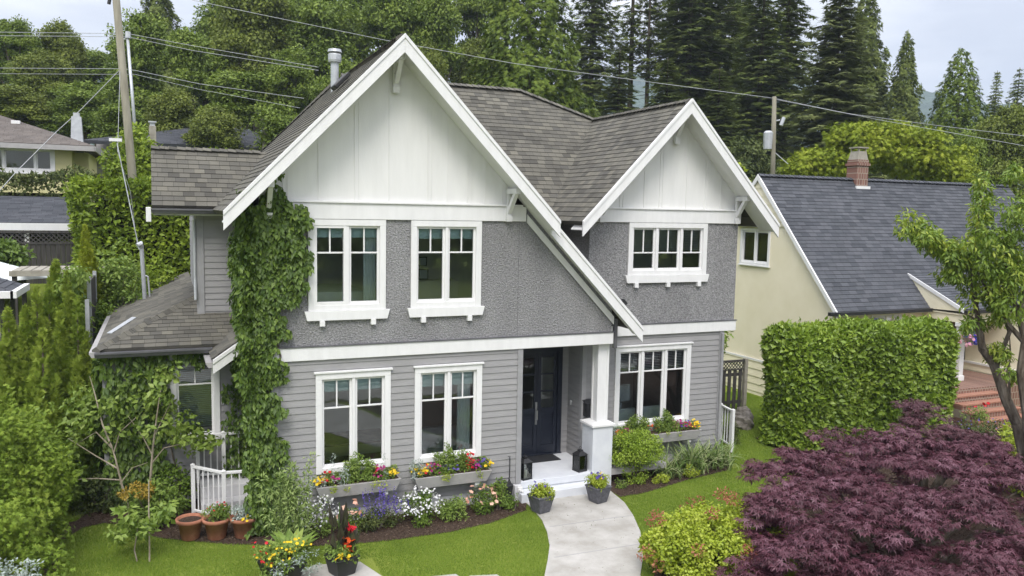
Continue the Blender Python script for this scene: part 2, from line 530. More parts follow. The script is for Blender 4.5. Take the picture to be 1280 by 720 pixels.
def rdir(n, g=None):
    g = g or rng
    return unit(g.normal(size=(n, 3)))

def clump_leaves(cen, rad, per, g, up=.5, out=.7, droop=.3, flat=1.0, lo=.35):
    """leaves on/in ellipsoid clumps; returns pos,d,n,tint (tint partly per clump)"""
    K = len(cen)
    cen = np.repeat(cen, per, axis=0); rr = np.repeat(np.broadcast_to(rad, (K,)), per)
    u = rdir(K*per, g)
    r_ = g.uniform(lo, 1, K*per)**.6
    p = u*(rr*r_)[:, None]; p[:, 2] *= flat
    pos = cen+p
    n = unit(u*out+np.array([0, 0, up])+g.normal(size=u.shape)*.35)
    d = unit(u*.6+g.normal(size=u.shape)*.6+np.array([0, 0, -droop]))
    ct = np.repeat(g.random(K), per)
    return pos, d, n, np.clip(.55*ct+.45*g.random(K*per), 0, 1)

def at(u, v, wd):
    d = _F+_Rt*(u-640)/FPX-_Up*(v-360)/FPX
    return CAM+d*wd
def proj(p):
    d = np.asarray(p, float)-CAM; wd = d@_F
    return 640+FPX*(d@_Rt)/wd, 360-FPX*(d@_Up)/wd

def interp(x, xs, ys): return float(np.interp(x, xs, ys))
def hgt(x, y):
    t = min(max((-5.3-x)/.9, 0), 1); t = t*t*(3-2*t)
    hl = interp(y, [1.8, 3.4, 6, 12, 20, 25, 45, 200], [-.35, .4, 1.8, 3.0, 4.3, 5.5, 8.5, 12])
    hr = interp(y, [9, 14, 20, 25, 45, 200], [-.35, .6, 2.6, 4, 7.5, 11])
    return hl*t+hr*(1-t)
# ------------------------------------------------------------------ ground
G = -.35
def terrain():
    xs = np.concatenate([np.linspace(-600, -40, 12), np.linspace(-38, -12, 14), np.arange(-11, 12, .5), np.linspace(13, 60, 24), np.linspace(70, 900, 14)])
    ys = np.concatenate([np.linspace(-300, -20, 8), np.arange(-18, 30, .6), np.linspace(31, 60, 15), np.linspace(70, 1500, 16)])
    vs = []; fs = []
    for y in ys:
        for x in xs:
            z = hgt(x, y)
            if y > 200: z = 12+(y-200)*.01
            if y > 14: z += .25*math.sin(x*.31+y*.17)+.2*math.sin(x*.13-y*.23)
            vs.append((x, y, z))
    nx = len(xs)
    for j in range(len(ys)-1):
        for i in range(nx-1):
            a = j*nx+i; fs.append((a, a+1, a+nx+1, a+nx))
    b = MB(); b.add(vs, fs)
    o = b.build('ground', M['lawn'], smooth=True); o['kind'] = 'structure'
terrain()

def sheet(name, poly, z, material, kind='structure', thick=.03, dz=None):
    b = MB(); b.prism([(x, y, z-thick) for x, y in poly], (0, 0, thick))
    o = b.build(name, material)
    o['kind'] = kind
    return o
def smooth_poly(p, it=2, closed=True):
    p = [np.array(q, float) for q in p]
    for _ in range(it):
        q = []
        for i in range(len(p)):
            a, b = p[i], p[(i+1) % len(p)]
            q += [a*.75+b*.25, a*.25+b*.75]
        p = q
    return [tuple(x) for x in p]
pL = [(2.62, -.1), (2.60, -.62), (2.52, -1.2), (2.36, -1.75), (2.14, -2.3), (1.83, -2.85), (1.5, -3.4), (1.0, -4.1), (.3, -5.2), (-.7, -7), (-1.6, -9)]
pR = [(.8, -9), (1.5, -7), (2.2, -5.4), (2.62, -4.5), (3.02, -3.79), (3.38, -3.3), (3.68, -2.8), (3.96, -2.3), (4.25, -1.6), (4.45, -.95), (4.55, -.1)]
PATH = pL+pR
sheet('path', PATH, G+.02, M['concrete'], thick=.12)
b = MB()
for (p_, q_) in (((2.50, -1.55), (4.24, -1.60)), ((2.0, -2.75), (3.70, -2.80)), ((1.2, -3.95), (2.9, -4.0))):
    b.prism([(p_[0], p_[1], G+.0205), (q_[0], q_[1], G+.0205), (q_[0], q_[1]+.014, G+.0205), (p_[0], p_[1]+.014, G+.0205)], (0, 0, .0012))
o = b.build('path_joint', M['corner']); o['kind'] = 'structure'
LAWNEDGE = [(2.62, -.3), (2.45, -.62), (1.6, -.96), (.72, -1.1), (-.3, -1.08), (-1.1, -.98), (-1.75, -.8), (-2.5, -.45), (-2.96, -.24), (-3.5, .1), (-4.0, .42), (-4.3, .75), (-4.6, 1.25), (-4.9, 1.5), (-5.25, 1.4), (-5.45, 1.05), (-5.5, .4), (-5.46, -.5), (-5.3, -1.5), (-5.0, -2.6), (-4.8, -4)]
BEDL = LAWNEDGE+[(-12, -4), (-12, 1.75), (-5.4, 1.75), (-5.2, 2.2), (-2.0, 2.2), (-2.0, .1), (2.62, .1)]
BEDR = [(4.5, .9), (4.55, -.62), (5.0, -.62), (5.5, -.5), (6.49, -.22), (7.2, -.1), (7.7, 0), (8.0, .25), (8.2, .6), (8.2, .9)]
sheet('bed_left', BEDL, G+.012, M['soil'])
sheet('bed_right', BEDR, G+.012, M['soil'])
BEDM = [(3.2, -3.9), (3.55, -3.5), (4.2, -2.9), (5.2, -2.4), (7, -1.6), (9, -.9), (10.5, -.2), (18, -.2), (18, -9), (1.0, -9), (2.5, -5.0)]
sheet('bed_front', BEDM, G+.008, M['soil'])
BEDH = [(9.8, .25), (16.5, -.1), (16.5, 1.9), (10.1, 1.9)]
sheet('bed_hedge', BEDH, G+.012, M['soil'])
sheet('road', [(-80, -19), (80, -19), (80, -11.2), (-80, -11.2)], G+.01, M['asphalt'], thick=.1)
sheet('pavement', [(-80, -11.05), (80, -11.05), (80, -9.2), (-80, -9.2)], G+.035, M['concrete'], thick=.12)
sheet('kerb', [(-80, -11.2), (80, -11.2), (80, -11.05), (-80, -11.05)], G+.12, M['concrete'], thick=.3)
# paving slabs at the bottom of the picture
for poly, lab in (([(-1.72, -1.62), (-1.02, -1.76), (-.80, -2.45), (-1.6, -2.35), (-2.3, -2.1)], 'pale concrete slab under the black canna pot'),
                  ([(-.10, -2.68), (.28, -2.74), (.36, -3.05), (-.05, -3.0)], 'small concrete stepping slab at the bottom edge nearer the canna pot'),
                  ([(.45, -2.87), (.88, -2.99), (.95, -3.3), (.5, -3.2)], 'small concrete stepping slab at the bottom edge nearer the curved path')):
    b = MB(); b.prism([(x, y, G-.04) for x, y in poly], (0, 0, .065))
    o = b.build('paving_slab', M['concrete'], bevel=.006)
    props(o, lab, 'paving slab')

# ------------------------------------------------------------------ wall helpers (2D polygon in local s,z ; mapped to world)
def clip(poly, a, b, c):
    """keep a*x+b*y<=c"""
    out = []
    for i in range(len(poly)):
        p, q = poly[i], poly[(i+1) % len(poly)]
        dp, dq = a*p[0]+b*p[1]-c, a*q[0]+b*q[1]-c
        if dp <= 1e-9: out.append(p)
        if (dp < -1e-9 and dq > 1e-9) or (dp > 1e-9 and dq < -1e-9):
            t = dp/(dp-dq); out.append((p[0]+(q[0]-p[0])*t, p[1]+(q[1]-p[1])*t))
    return out
def pieces(poly, holes):
    """split polygon minus axis-aligned rects into convex-ish pieces"""
    parts = [poly]
    for x0, x1, z0, z1 in holes:
        nw = []
        for p in parts:
            a = clip(p, 1, 0, x0); b = clip(p, -1, 0, -x1)
            mid = clip(clip(p, -1, 0, -x0), 1, 0, x1)
            c = clip(mid, 0, 1, z0) if len(mid) > 2 else []
            d = clip(mid, 0, -1, -z1) if len(mid) > 2 else []
            nw += [q for q in (a, b, c, d) if len(q) > 2]
        parts = nw
    return parts
def wallmesh(b, poly, holes, frame, th=.12, lap=None, lift=.014):
    """frame=(origin, sdir, outward normal); z up. lap = siding exposure"""
    o, sd_, nn = [Vector(q) for q in frame]
    P = lambda s, z, h: o+sd_*s+Vector((0, 0, z))+nn*h
    for pc in pieces(poly, holes):
        if lap is None:
            b.prism([P(s, z, 0) for s, z in pc], -nn*th)
        else:
            zs = [q[1] for q in pc]
            b.prism([P(s, z, -.01) for s, z in pc], -nn*th)
            k0 = math.floor(min(zs)/lap); k1 = math.ceil(max(zs)/lap)
            for k in range(k0, k1):
                st = clip(clip(pc, 0, -1, -k*lap), 0, 1, (k+1)*lap)
                if len(st) < 3: continue
                pts = [P(s, z, lift*(1-(z-k*lap)/lap)) for s, z in st]
                # orient outward
                n_ = (pts[1]-pts[0]).cross(pts[2]-pts[0])
                for i in range(3, len(pts)):
                    n_ += (pts[i-1]-pts[0]).cross(pts[i]-pts[0])
                if n_.dot(nn) < 0: pts = pts[::-1]
                b.add(pts, [tuple(range(len(pts)))])
                low = [p for p in st if abs(p[1]-k*lap) < 1e-6]
                if len(low) >= 2:
                    s0 = min(p[0] for p in low); s1 = max(p[0] for p in low)
                    b.add([P(s0, k*lap, lift), P(s1, k*lap, lift), P(s1, k*lap, -.008), P(s0, k*lap, -.008)], [(0, 3, 2, 1)])
FR = lambda y: ((0, y, 0), (1, 0, 0), (0, -1, 0))      # front wall at y
LEFTW = lambda x: ((x, 0, 0), (0, 1, 0), (-1, 0, 0))   # wall facing -x
RIGHTW = lambda x: ((x, 0, 0), (0, 1, 0), (1, 0, 0))

def roofpart(name, verts, parent, material, eave_dir, th=.1, course=.14, lift=.012, world=True, under=None):
    """shingled planar polygon: slab plus lapped courses, UV in metres"""
    P = [Vector(v) for v in verts]
    n = Vector((0, 0, 0))
    for i in range(len(P)): n += P[i].cross(P[(i+1) % len(P)])
    n.normalize()
    if n.z < 0: n = -n; P = P[::-1]
    u = Vector(eave_dir).normalized(); u = (u-n*u.dot(n)).normalized()
    v = n.cross(u)
    if v.z < 0: v = -v; u = -u
    o = P[0]
    q = [((p-o).dot(u), (p-o).dot(v)) for p in P]
    v0 = min(a[1] for a in q); q = [(a, b_-v0) for a, b_ in q]; o = o+v*v0
    b = MB()
    b.prism([tuple(p-n*.004) for p in P], -n*th)
    top = max(a[1] for a in q)
    for k in range(int(math.ceil(top/course))):
        st = clip(clip(q, 0, -1, -k*course), 0, 1, (k+1)*course)
        if len(st) < 3: continue
        pts = [tuple(o+u*s+v*t+n*(lift*(1-(t-k*course)/course)+.002)) for s, t in st]
        a = Vector(pts[0]); nn = Vector((0, 0, 0))
        for i in range(2, len(pts)): nn += (Vector(pts[i-1])-a).cross(Vector(pts[i])-a)
        uvs = [(s, (k+.02)*course+(t-k*course)*.96) for s, t in st]
        if nn.dot(n) < 0: pts = pts[::-1]; uvs = uvs[::-1]
        b.uv[len(b.f)] = uvs
        b.add(pts, [tuple(range(len(pts)))])
        low = [p for p in st if abs(p[1]-k*course) < 1e-6]
        if len(low) >= 2:
            s0 = min(p[0] for p in low); s1 = max(p[0] for p in low)
            b.uv[len(b.f)] = [(s0, (k+.05)*course), (s1, (k+.05)*course), (s1, (k+.05)*course), (s0, (k+.05)*course)]
            b.add([tuple(o+u*s0+v*k*course+n*(lift+.002)), tuple(o+u*s1+v*k*course+n*(lift+.002)), tuple(o+u*s1+v*k*course-n*.003), tuple(o+u*s0+v*k*course-n*.003)], [(0, 1, 2, 3)])
    return b.build(name, material, parent, world=world)

def window(parent, s0, s1, z0, z1, frame, units, mfrac=.27, cols=2, trim=.11, blinds=None, head=False, sill='apron', curtain=None, mull=.055, name='window', glassz=None, proud=.035, opened=None):
    """trim outer rect s0..s1,z0..z1 ; units = list of relative widths"""
    o, sd_, nn = [Vector(q) for q in frame]
    def bx(b, a0, a1, h0, h1, c0, c1):    # s, outward, z
        T = Matrix((( sd_.x, nn.x, 0, o.x), (sd_.y, nn.y, 0, o.y), (0, 0, 1, o.z), (0, 0, 0, 1)))
        b.T = T
        b.box(a0, a1, h0, h1, c0, c1); b.T = None
    b = MB()
    t = trim
    zb = z0+t*.9
    bx(b, s0, s0+t, -.03, proud, z0, z1-t)
    bx(b, s1-t, s1, -.03, proud, z0, z1-t)
    hh = t
    bx(b, s0, s1, -.03, proud+.002, z1-hh, z1)
    bx(b, s0+t, s1-t, -.03, proud-.002, z0, zb)
    if head:
        bx(b, s0-.03, s1+.03, -.02, proud+.03, z1, z1+.035)
    i0, i1 = s0+t, s1-t
    tot = sum(units); W = (i1-i0-mull*(len(units)-1)); x = i0
    us = []
    for k, un in enumerate(units):
        wd = W*un/tot; us.append((x, x+wd)); x += wd
        if k < len(units)-1:
            bx(b, x, x+mull, -.05, proud-.012, zb, z1-hh); x += mull
    wo = b.build(name, M['white'], parent, world=True, bevel=.004)
    sf = .042
    bs = MB(); bg_ = MB(); bm_ = MB()
    for k, (a, c) in enumerate(us):
        d0 = -.06; d1 = -.015
        if opened == k: d1 = .03
        bx(bs, a, a+sf, d0, d1, zb, z1-hh); bx(bs, c-sf, c, d0, d1, zb, z1-hh)
        bx(bs, a+sf, c-sf, d0, d1-.002, zb, zb+sf*1.25); bx(bs, a+sf, c-sf, d0, d1-.002, z1-hh-sf, z1-hh)
        gz0, gz1 = zb+sf*1.25, z1-hh-sf
        zm = gz1-(z1-z0)*mfrac
        bx(bg_, a+sf, c-sf, -.045, -.04, gz0, gz1)
        bx(bm_, a+sf, c-sf, -.055, -.022, zm-.014, zm+.014)
        for q in range(1, cols):
            xm = a+sf+(c-a-2*sf)*q/cols
            bx(bm_, xm-.012, xm+.012, -.056, -.024, zm+.014, gz1)
    bs.build('sash', M['white'], wo, world=True)
    bg_.build('glass', M['glass'], wo, world=True)
    bm_.build('muntin', M['white'], wo, world=True)
    if blinds:
        kind, frac = blinds
        bb = MB(); zt = z1-hh-.02; zl = zt-(z1-z0)*frac
        for (a, c) in us:
            if kind == 'shade': bx(bb, a+.03, c-.03, -.13, -.115, zl, zt)
            else:
                z = zt
                while z > zl:
                    bx(bb, a+.03, c-.03, -.15, -.11, z-.006, z); z -= .038
        bb.build('blind', M['blind'] if kind == 'shade' else M['slat'], wo, world=True)
    if curtain:
        for c0, c1 in curtain:
            bc = MB(); n = 14
            pts = []
            for i in range(n+1):
                s = c0+(c1-c0)*i/n; h = -.22+.03*math.sin(i*2.1)
                pts.append((s, h))
            T = Matrix((( sd_.x, nn.x, 0, o.x), (sd_.y, nn.y, 0, o.y), (0, 0, 1, o.z), (0, 0, 0, 1)))
            bc.T = T
            for i in range(n):
                (a, h), (c, g_) = pts[i], pts[i+1]
                bc.add([(a, h, z0+.02), (c, g_, z0+.02), (c, g_, z1-.1), (a, h, z1-.1)], [(0, 1, 2, 3)])
            oc = bc.build('curtain', M['curtain'], wo, world=True)
            sm = oc.modifiers.new('thick', 'SOLIDIFY'); sm.thickness = .006
    if sill == 'apron':
        bb = MB(); e = .07
        bb.T = Matrix((( sd_.x, nn.x, 0, o.x), (sd_.y, nn.y, 0, o.y), (0, 0, 1, o.z), (0, 0, 0, 1)))
        h = .17
        bb.prism([(s0-e, 0, z0-.002), (s1+e, 0, z0-.002), (s1+e-.045, 0, z0-h), (s0-e+.045, 0, z0-h)], (0, .065, 0))
        n = 3 if len(units) > 2 else 2
        for i in range(n):
            f = (i+.5)/n if n == 3 else (.17, .83)[i]
            if n == 3: f = (.1, .5, .9)[i]
            xx = s0+(s1-s0)*f
            bb.box(xx-.045, xx+.045, 0, .085, z0-h-.10, z0-h-.002)
        bb.T = None
        bb.build('sill', M['white'], wo, world=True, bevel=.004)
    elif sill == 'plain':
        bb = MB(); bx(bb, s0-.03, s1+.03, -.02, proud+.035, z0-.04, z0-.002)
        bb.build('sill', M['white'], wo, world=True, bevel=.004)
    return (s0+t*.4, s1-t*.4, z0+t*.4, z1-t*.4)
# ------------------------------------------------------------------ the grey house
H = thing('grey_house', 'two storey grey house with white gables, stucco upper walls, lap siding and brown shingle roof', 'house', (2, 2, G))
def hb(name, b, material, parent=None, **k): return b.build(name, material, parent or H, world=True, **k)

YR = .83
# openings (window trim outer rects)
WU1 = (-1.54, -.16, 3.57, 5.18); WU2 = (.31, 1.69, 3.57, 5.18)
WL1 = (-1.42, -.06, .62, 2.45); WL2 = (.40, 1.74, .62, 2.45)
WR = (5.20, 7.19, .62, 2.45); WUR = (5.44, 7.51, 4.03, 5.18)
WW = (-3.78, -2.89, .84, 2.56)
fA, fR, fW = FR(0), FR(YR), FR(2.17)
hA = [window(H, *WL1, fA, (1, 1), head=True, blinds=('shade', .13), sill=None, curtain=None),
      window(H, *WL2, fA, (1, 1), head=True, blinds=('shade', .15), sill=None, curtain=[(1.32, 1.6)])]
hU = [window(H, *WU1, fA, (1, 1), blinds=('shade', .12), curtain=[(-.52, -.28)], opened=0),
      window(H, *WU2, fA, (1, 1), blinds=('shade', .13))]
hR = [window(H, *WR, fR, (1, 1, .95), head=True, blinds=('slat', .24), sill=None, mfrac=.235)]
hUR = [window(H, *WUR, fR, (1, 1, .95), blinds=('slat', .42), mfrac=.44)]
hW = [window(H, *WW, fW, (1,), blinds=('slat', .78), mfrac=.27, sill=None)]

# walls
b = MB(); wallmesh(b, [(-2.14, -.08), (2.57, -.08), (2.57, 2.72), (-2.14, 2.72)], hA, fA, lap=.125); hb('siding_wall', b, M['siding'])
b = MB(); wallmesh(b, [(4.41, -.08), (8.07, -.08), (8.07, 2.72), (4.41, 2.72)], hR, fR, lap=.125); hb('siding_wall', b, M['siding'])
b = MB(); wallmesh(b, [(2.57, 0), (4.41, 0), (4.41, 2.72), (2.57, 2.72)], [(3.02, 4.24, 0, 2.40)], FR(1.5), lap=.125); hb('siding_wall', b, M['siding'])
b = MB(); wallmesh(b, [(YR, 0), (1.5, 0), (1.5, 2.72), (YR, 2.72)], [], LEFTW(4.41), lap=.125, th=.1); hb('siding_wall', b, M['siding'])
b = MB(); wallmesh(b, [(0, 0), (1.5, 0), (1.5, 2.72), (0, 2.72)], [], RIGHTW(2.57), lap=.125, th=.1); hb('siding_wall', b, M['siding'])
b = MB(); wallmesh(b, [(.02, -.08), (2.17, -.08), (2.17, 3.6), (.02, 3.6)], [], LEFTW(-2.14), lap=.125); hb('siding_wall', b, M['siding'])
b = MB(); wallmesh(b, [(-4.9, -.1), (-2.14, -.1), (-2.14, 2.75), (-4.9, 2.75)], hW, fW, lap=.125); hb('siding_wall', b, M['siding'])
b = MB(); wallmesh(b, [(2.17, -.2), (9.8, -.2), (9.8, 2.75), (2.17, 2.75)], [], LEFTW(-4.9), lap=.125); hb('siding_wall', b, M['siding'])
b = MB(); wallmesh(b, [(-3.2, 3.0), (-2.3, 3.0), (-2.3, 5.4), (-3.2, 5.4)], [], FR(3.0), lap=.125); hb('siding_wall', b, M['siding'])
b = MB(); wallmesh(b, [(3.0, 2.9), (8.0, 2.9), (8.0, 5.3), (3.0, 5.3)], [], LEFTW(-3.2), lap=.125); hb('siding_wall', b, M['siding'])
b = MB(); wallmesh(b, [(YR, -.2), (8.4, -.2), (8.4, 2.72), (YR, 2.72)], [], RIGHTW(8.07), lap=.125); hb('siding_wall', b, M['siding'])
# back walls
b = MB(); b.box(-2.9, 8.3, 8.1, 8.25, -.3, 5.2); hb('siding_wall', b, M['siding'])

zt = lambda x: 8.17-1.03*abs(x)
up = [(-2.35, 2.94), (4.59, 2.94), (4.59, zt(4.59)), (2.64, zt(2.64)), (2.64, 5.19), (-2.35, 5.19)]
b = MB()
wallmesh(b, [(-2.35, 2.94), (2.64, 2.94), (2.64, 5.19), (-2.35, 5.19)], hU, fA); wallmesh(b, [(2.64, 2.94), (4.59, 2.94), (4.59, zt(4.59)), (2.64, zt(2.64))], [], fA)
hb('stucco_wall', b, M['stucco'])
b = MB(); b.box(2.47, 2.475, -.004, 0, 2.95, 5.18); hb('stucco_joint', b, M['darktrim'])
b = MB(); wallmesh(b, [(4.48, 2.94), (8.38, 2.94), (8.38, 5.19), (4.48, 5.19)], hUR, fR); hb('stucco_wall', b, M['stucco'])
b = MB(); wallmesh(b, [(YR+.12, 2.7), (2.35, 2.7), (2.35, 5.3), (YR+.12, 5.3)], [], LEFTW(4.48)); hb('stucco_wall', b, M['stucco'])
b = MB(); wallmesh(b, [(.12, 2.94), (3.0, 2.94), (3.0, 5.9), (.12, 5.9)], [], LEFTW(-2.35)); hb('stucco_wall', b, M['stucco'])
b = MB(); wallmesh(b, [(YR+.12, 2.94), (8.4, 2.94), (8.4, 5.3), (YR+.12, 5.3)], [], RIGHTW(8.38)); hb('stucco_wall', b, M['stucco'])
b = MB(); b.box(-2.3, 4.36, 2.36, 2.5, 3.2, 5.18); hb('stucco_wall', b, M['stucco'])

# gable panels with battens
def gable(xc, half, z0, ztop, y, seams):
    b = MB()
    wallmesh(b, [(xc-half, z0), (xc+half, z0), (xc+(half if False else half), ztop-1.03*half), (xc, ztop), (xc-half, ztop-1.03*half)], [], FR(y))
    g = hb('gable_panel', b, M['cream_white'])
    b = MB()
    for s in seams:
        b.box(xc+s-.008, xc+s+.008, y-.012, y-.001, z0, ztop-1.03*abs(s)-.02)
    for s in seams[::2]:
        b.box(xc+s+.07, xc+s+.078, y-.009, y-.001, z0, ztop-1.03*abs(s+.075)-.02)
    b.box(xc-half, xc+half, y-.02, y-.001, z0, z0+.035)
    b.build('batten', M['cream_white'], g, world=True)
gable(0, 2.35, 5.47, 8.17, .0, [-1.95, -1.35, -.72, -.1, .62, 1.0, 1.4, 1.75, 2.1])
gable(6.55, 1.93, 5.47, 7.68, YR, [-1.35, -.75, -.35, .35, .85, 1.3])
# bands
b = MB(); b.box(-2.35, 2.60, -.045, .02, 5.185, 5.465); hb('band_board', b, M['white'], bevel=.005)
b = MB(); b.box(-2.35, 2.52, -.075, .0, 5.467, 5.50); hb('band_board', b, M['white'], bevel=.004)
b = MB(); b.box(4.48, 8.42, YR-.045, YR+.02, 5.185, 5.465); hb('band_board', b, M['white'], bevel=.005)
b = MB(); b.box(4.6, 8.36, YR-.075, YR, 5.467, 5.50); hb('band_board', b, M['white'], bevel=.004)
b = MB(); b.box(-2.17, 4.62, -.05, .12, 2.70, 2.935); hb('band_board', b, M['white'], bevel=.006)
b = MB(); b.box(-2.18, 4.63, -.068, 0, 2.937, 2.955); hb('flashing', b, M['darktrim'])
b = MB(); b.box(4.64, 8.40, YR-.06, YR+.05, 2.70, 2.935); hb('band_board', b, M['white'], bevel=.006)
b = MB(); b.box(4.64, 8.42, YR-.075, YR, 2.937, 2.955); hb('flashing', b, M['darktrim'])
b = MB(); b.box(8.05, 8.36, YR-.05, 8.3, 2.72, 2.93); hb('band_board', b, M['white'])
# corner boards
for x0, x1, y0, y1, z0, z1 in ((-2.18, -2.06, -.03, .08, -.1, 2.7), (2.49, 2.60, -.03, .08, -.02, 2.7), (7.98, 8.10, YR-.03, YR+.08, -.1, 2.7), (4.38, 4.48, YR-.03, YR+.08, 0, 2.7),
                               (-3.24, -3.10, 2.97, 3.08, 3.1, 5.35), (-4.93, -4.83, 2.14, 2.25, -.2, 2.7)):
    b = MB(); b.box(x0, x1, y0, y1, z0, z1); hb('corner_board', b, M['corner'], bevel=.004)
# foundation
b = MB(); b.box(-2.14, 2.50, .02, .2, -.6, -.08); b.box(4.7, 8.05, YR+.02, YR+.2, -.6, -.08); b.box(-4.88, -2.2, 2.2, 2.35, -.6, -.08); b.box(-2.12, -1.95, .05, 2.2, -.6, -.08); b.box(-4.88, -4.7, 2.2, 9.5, -.6, .0); hb('foundation', b, M['found'])
b = MB(); b.box(2.44, 2.60, -.10, .02, -.4, -.03); hb('foundation', b, M['found'], bevel=.01)
b = MB(); b.box(4.72, 6.1, .05, .22, -.12, 0.0); hb('porch_skirt', b, M['boxgrey'])

# interiors: real rooms behind the glass
def room(x0, x1, y0, y1, z0, z1, col='room'):
    b = MB()
    b.box(x0, x1, y1, y1+.05, z0, z1); b.box(x0-.05, x0, y0, y1, z0, z1); b.box(x1, x1+.05, y0, y1, z0, z1); b.box(x0, x1, y0, y1, z1, z1+.04)
    r = hb('room', b, M[col])
    b = MB(); b.box(x0, x1, y0, y1, z0-.05, z0); b.build('room_floor', M['roomfloor'], r, world=True)
    return r
r1 = room(-2.0, 2.3, .16, 2.9, .0, 2.66)
r2 = room(-2.2, .2, .16, 2.25, 2.96, 5.16); r3 = room(.3, 2.35, .16, 2.2, 2.96, 4.5+.7)
r4 = room(4.62, 7.95, 1.0, 4.4, .0, 2.66); r5 = room(4.7, 8.2, 1.0, 3.2, 3.0, 5.16); r6 = room(-4.7, -2.3, 2.4, 4.6, .0, 2.6)
def furn(r, name, boxes, material):
    b = MB()
    for q in boxes: b.box(*q)
    b.build(name, material, r, world=True, bevel=.02)
furn(r1, 'table', [(-1.2, .3, 1.3, 2.2, .70, .75), (-1.15, -1.07, 1.35, 1.43, 0, .7), (.17, .25, 1.35, 1.43, 0, .7), (-1.15, -1.07, 2.07, 2.15, 0, .7)], M['furniture'])
furn(r1, 'sofa', [(.7, 2.1, .8, 1.6, .05, .42), (.7, 2.1, 1.45, 1.65, .42, .85)], M['fabric'])
furn(r2, 'bed', [(-1.9, -.4, .5, 2.1, 3.3, 3.85)], M['fabric'])
furn(r3, 'dresser', [(.5, 1.9, 1.8, 2.15, 2.96, 3.9)], M['room'])
b = MB()
for x, z, s in ((.75, 3.92, .2), (1.12, 3.92, .23), (1.1, 4.2, .2), (.5, 3.92, .18)): b.box(x-s/2, x+s/2, 1.84, 1.88, z, z+s)
fr = b.build('picture_frame', M['black'], r3, world=True)
b = MB()
for x, z, s in ((.75, 3.92, .2), (1.12, 3.92, .23), (1.1, 4.2, .2), (.5, 3.92, .18)): b.box(x-s*.36, x+s*.36, 1.83, 1.839, z+s*.12, z+s*.88)
b.build('picture_mount', M['fabric'], fr, world=True)
furn(r4, 'desk', [(5.4, 7.0, 1.35, 2.0, .70, .74), (5.45, 5.5, 1.4, 1.9, 0, .7), (6.9, 6.95, 1.4, 1.9, 0, .7)], M['furniture'])
furn(r4, 'monitor', [(5.62, 6.18, 1.72, 1.76, .98, 1.38), (5.85, 5.95, 1.7, 1.8, .74, .98)], M['fabric'])
furn(r4, 'chair', [(5.35, 5.95, 1.12, 1.18, .45, .98), (6.1, 6.7, 1.12, 1.18, .45, .98), (5.35, 5.95, 1.2, 1.6, .4, .46), (6.1, 6.7, 1.2, 1.6, .4, .46)], M['fabric'])
furn(r5, 'shelf', [(5.4, 6.6, 2.8, 3.1, 3.0, 4.6)], M['furniture'])

# ---------------- roofs
def rf(v, d, **k): return roofpart('roof', v, H, M['roof'], d, **k)
rf([(-2.94, -.6, 5.29), (0, -.6, 8.32), (0, 5.3, 8.32), (-2.94, 8.14, 5.29)], (0, 1, 0))
rf([(0, -.6, 8.32), (3.04, -.6, 5.19), (3.04, 2.3, 5.19), (0, 5.3, 8.32)], (0, 1, 0))
rf([(3.04, -.3, 5.19), (5.12, -.3, 3.05), (5.12, .80, 3.05), (3.04, .80, 5.19)], (0, 1, 0))
rf([(3.04, .8, 5.19), (4.46, .8, 3.729), (4.46, 2.3, 3.729), (3.04, 2.3, 5.19)], (0, 1, 0))
rf([(.1, 5.2, 8.5), (4.71, 5.2, 8.5), (6.55, 4.55, 7.81), (6.55, 2.0, 5.2), (.1, 2.0, 5.2)], (1, 0, 0))
rf([(4.02, .28, 5.19), (6.55, .28, 7.8), (6.55, 4.52, 7.8), (4.02, 1.98, 5.19)], (0, 1, 0))
rf([(6.55, .28, 7.8), (9.04, .28, 5.19), (9.04, 8.4, 5.19), (6.55, 5.9, 7.8)], (0, 1, 0))
rf([(4.71, 5.2, 8.5), (6.55, 4.53, 7.8), (6.55, 5.9, 7.8)], (0, 1, 0))
rf([(0, 5.24, 8.45), (4.71, 5.24, 8.5), (6.55, 5.9, 7.8), (9.04, 8.4, 5.19), (-2.94, 8.4, 5.19)], (1, 0, 0))
rf([(-4.03, 2.6, 5.36), (-1.2, 2.6, 5.36), (-1.2, 3.9, 6.53), (-4.03, 3.9, 6.53)], (1, 0, 0))
rf([(-4.03, 3.9, 6.53), (-1.2, 3.9, 6.53), (-1.2, 5.2, 5.36), (-4.03, 5.2, 5.36)], (1, 0, 0))
k = .42
rf([(-5.0, 1.9, 2.75), (-2.10, 1.9, 2.75), (-2.10, 3.7, 2.75+k*1.8), (-3.2, 3.7, 2.75+k*1.8)], (1, 0, 0))
rf([(-5.0, 1.9, 2.75), (-3.2, 3.7, 2.75+k*1.8), (-3.2, 10.2, 2.75+k*1.8), (-5.0, 10.2, 2.75)], (0, 1, 0))
rf([(-3.09, 1.0, 2.62), (-2.14, 1.0, 3.28), (-2.14, 2.3, 3.28), (-3.09, 2.3, 2.62)], (0, 1, 0))
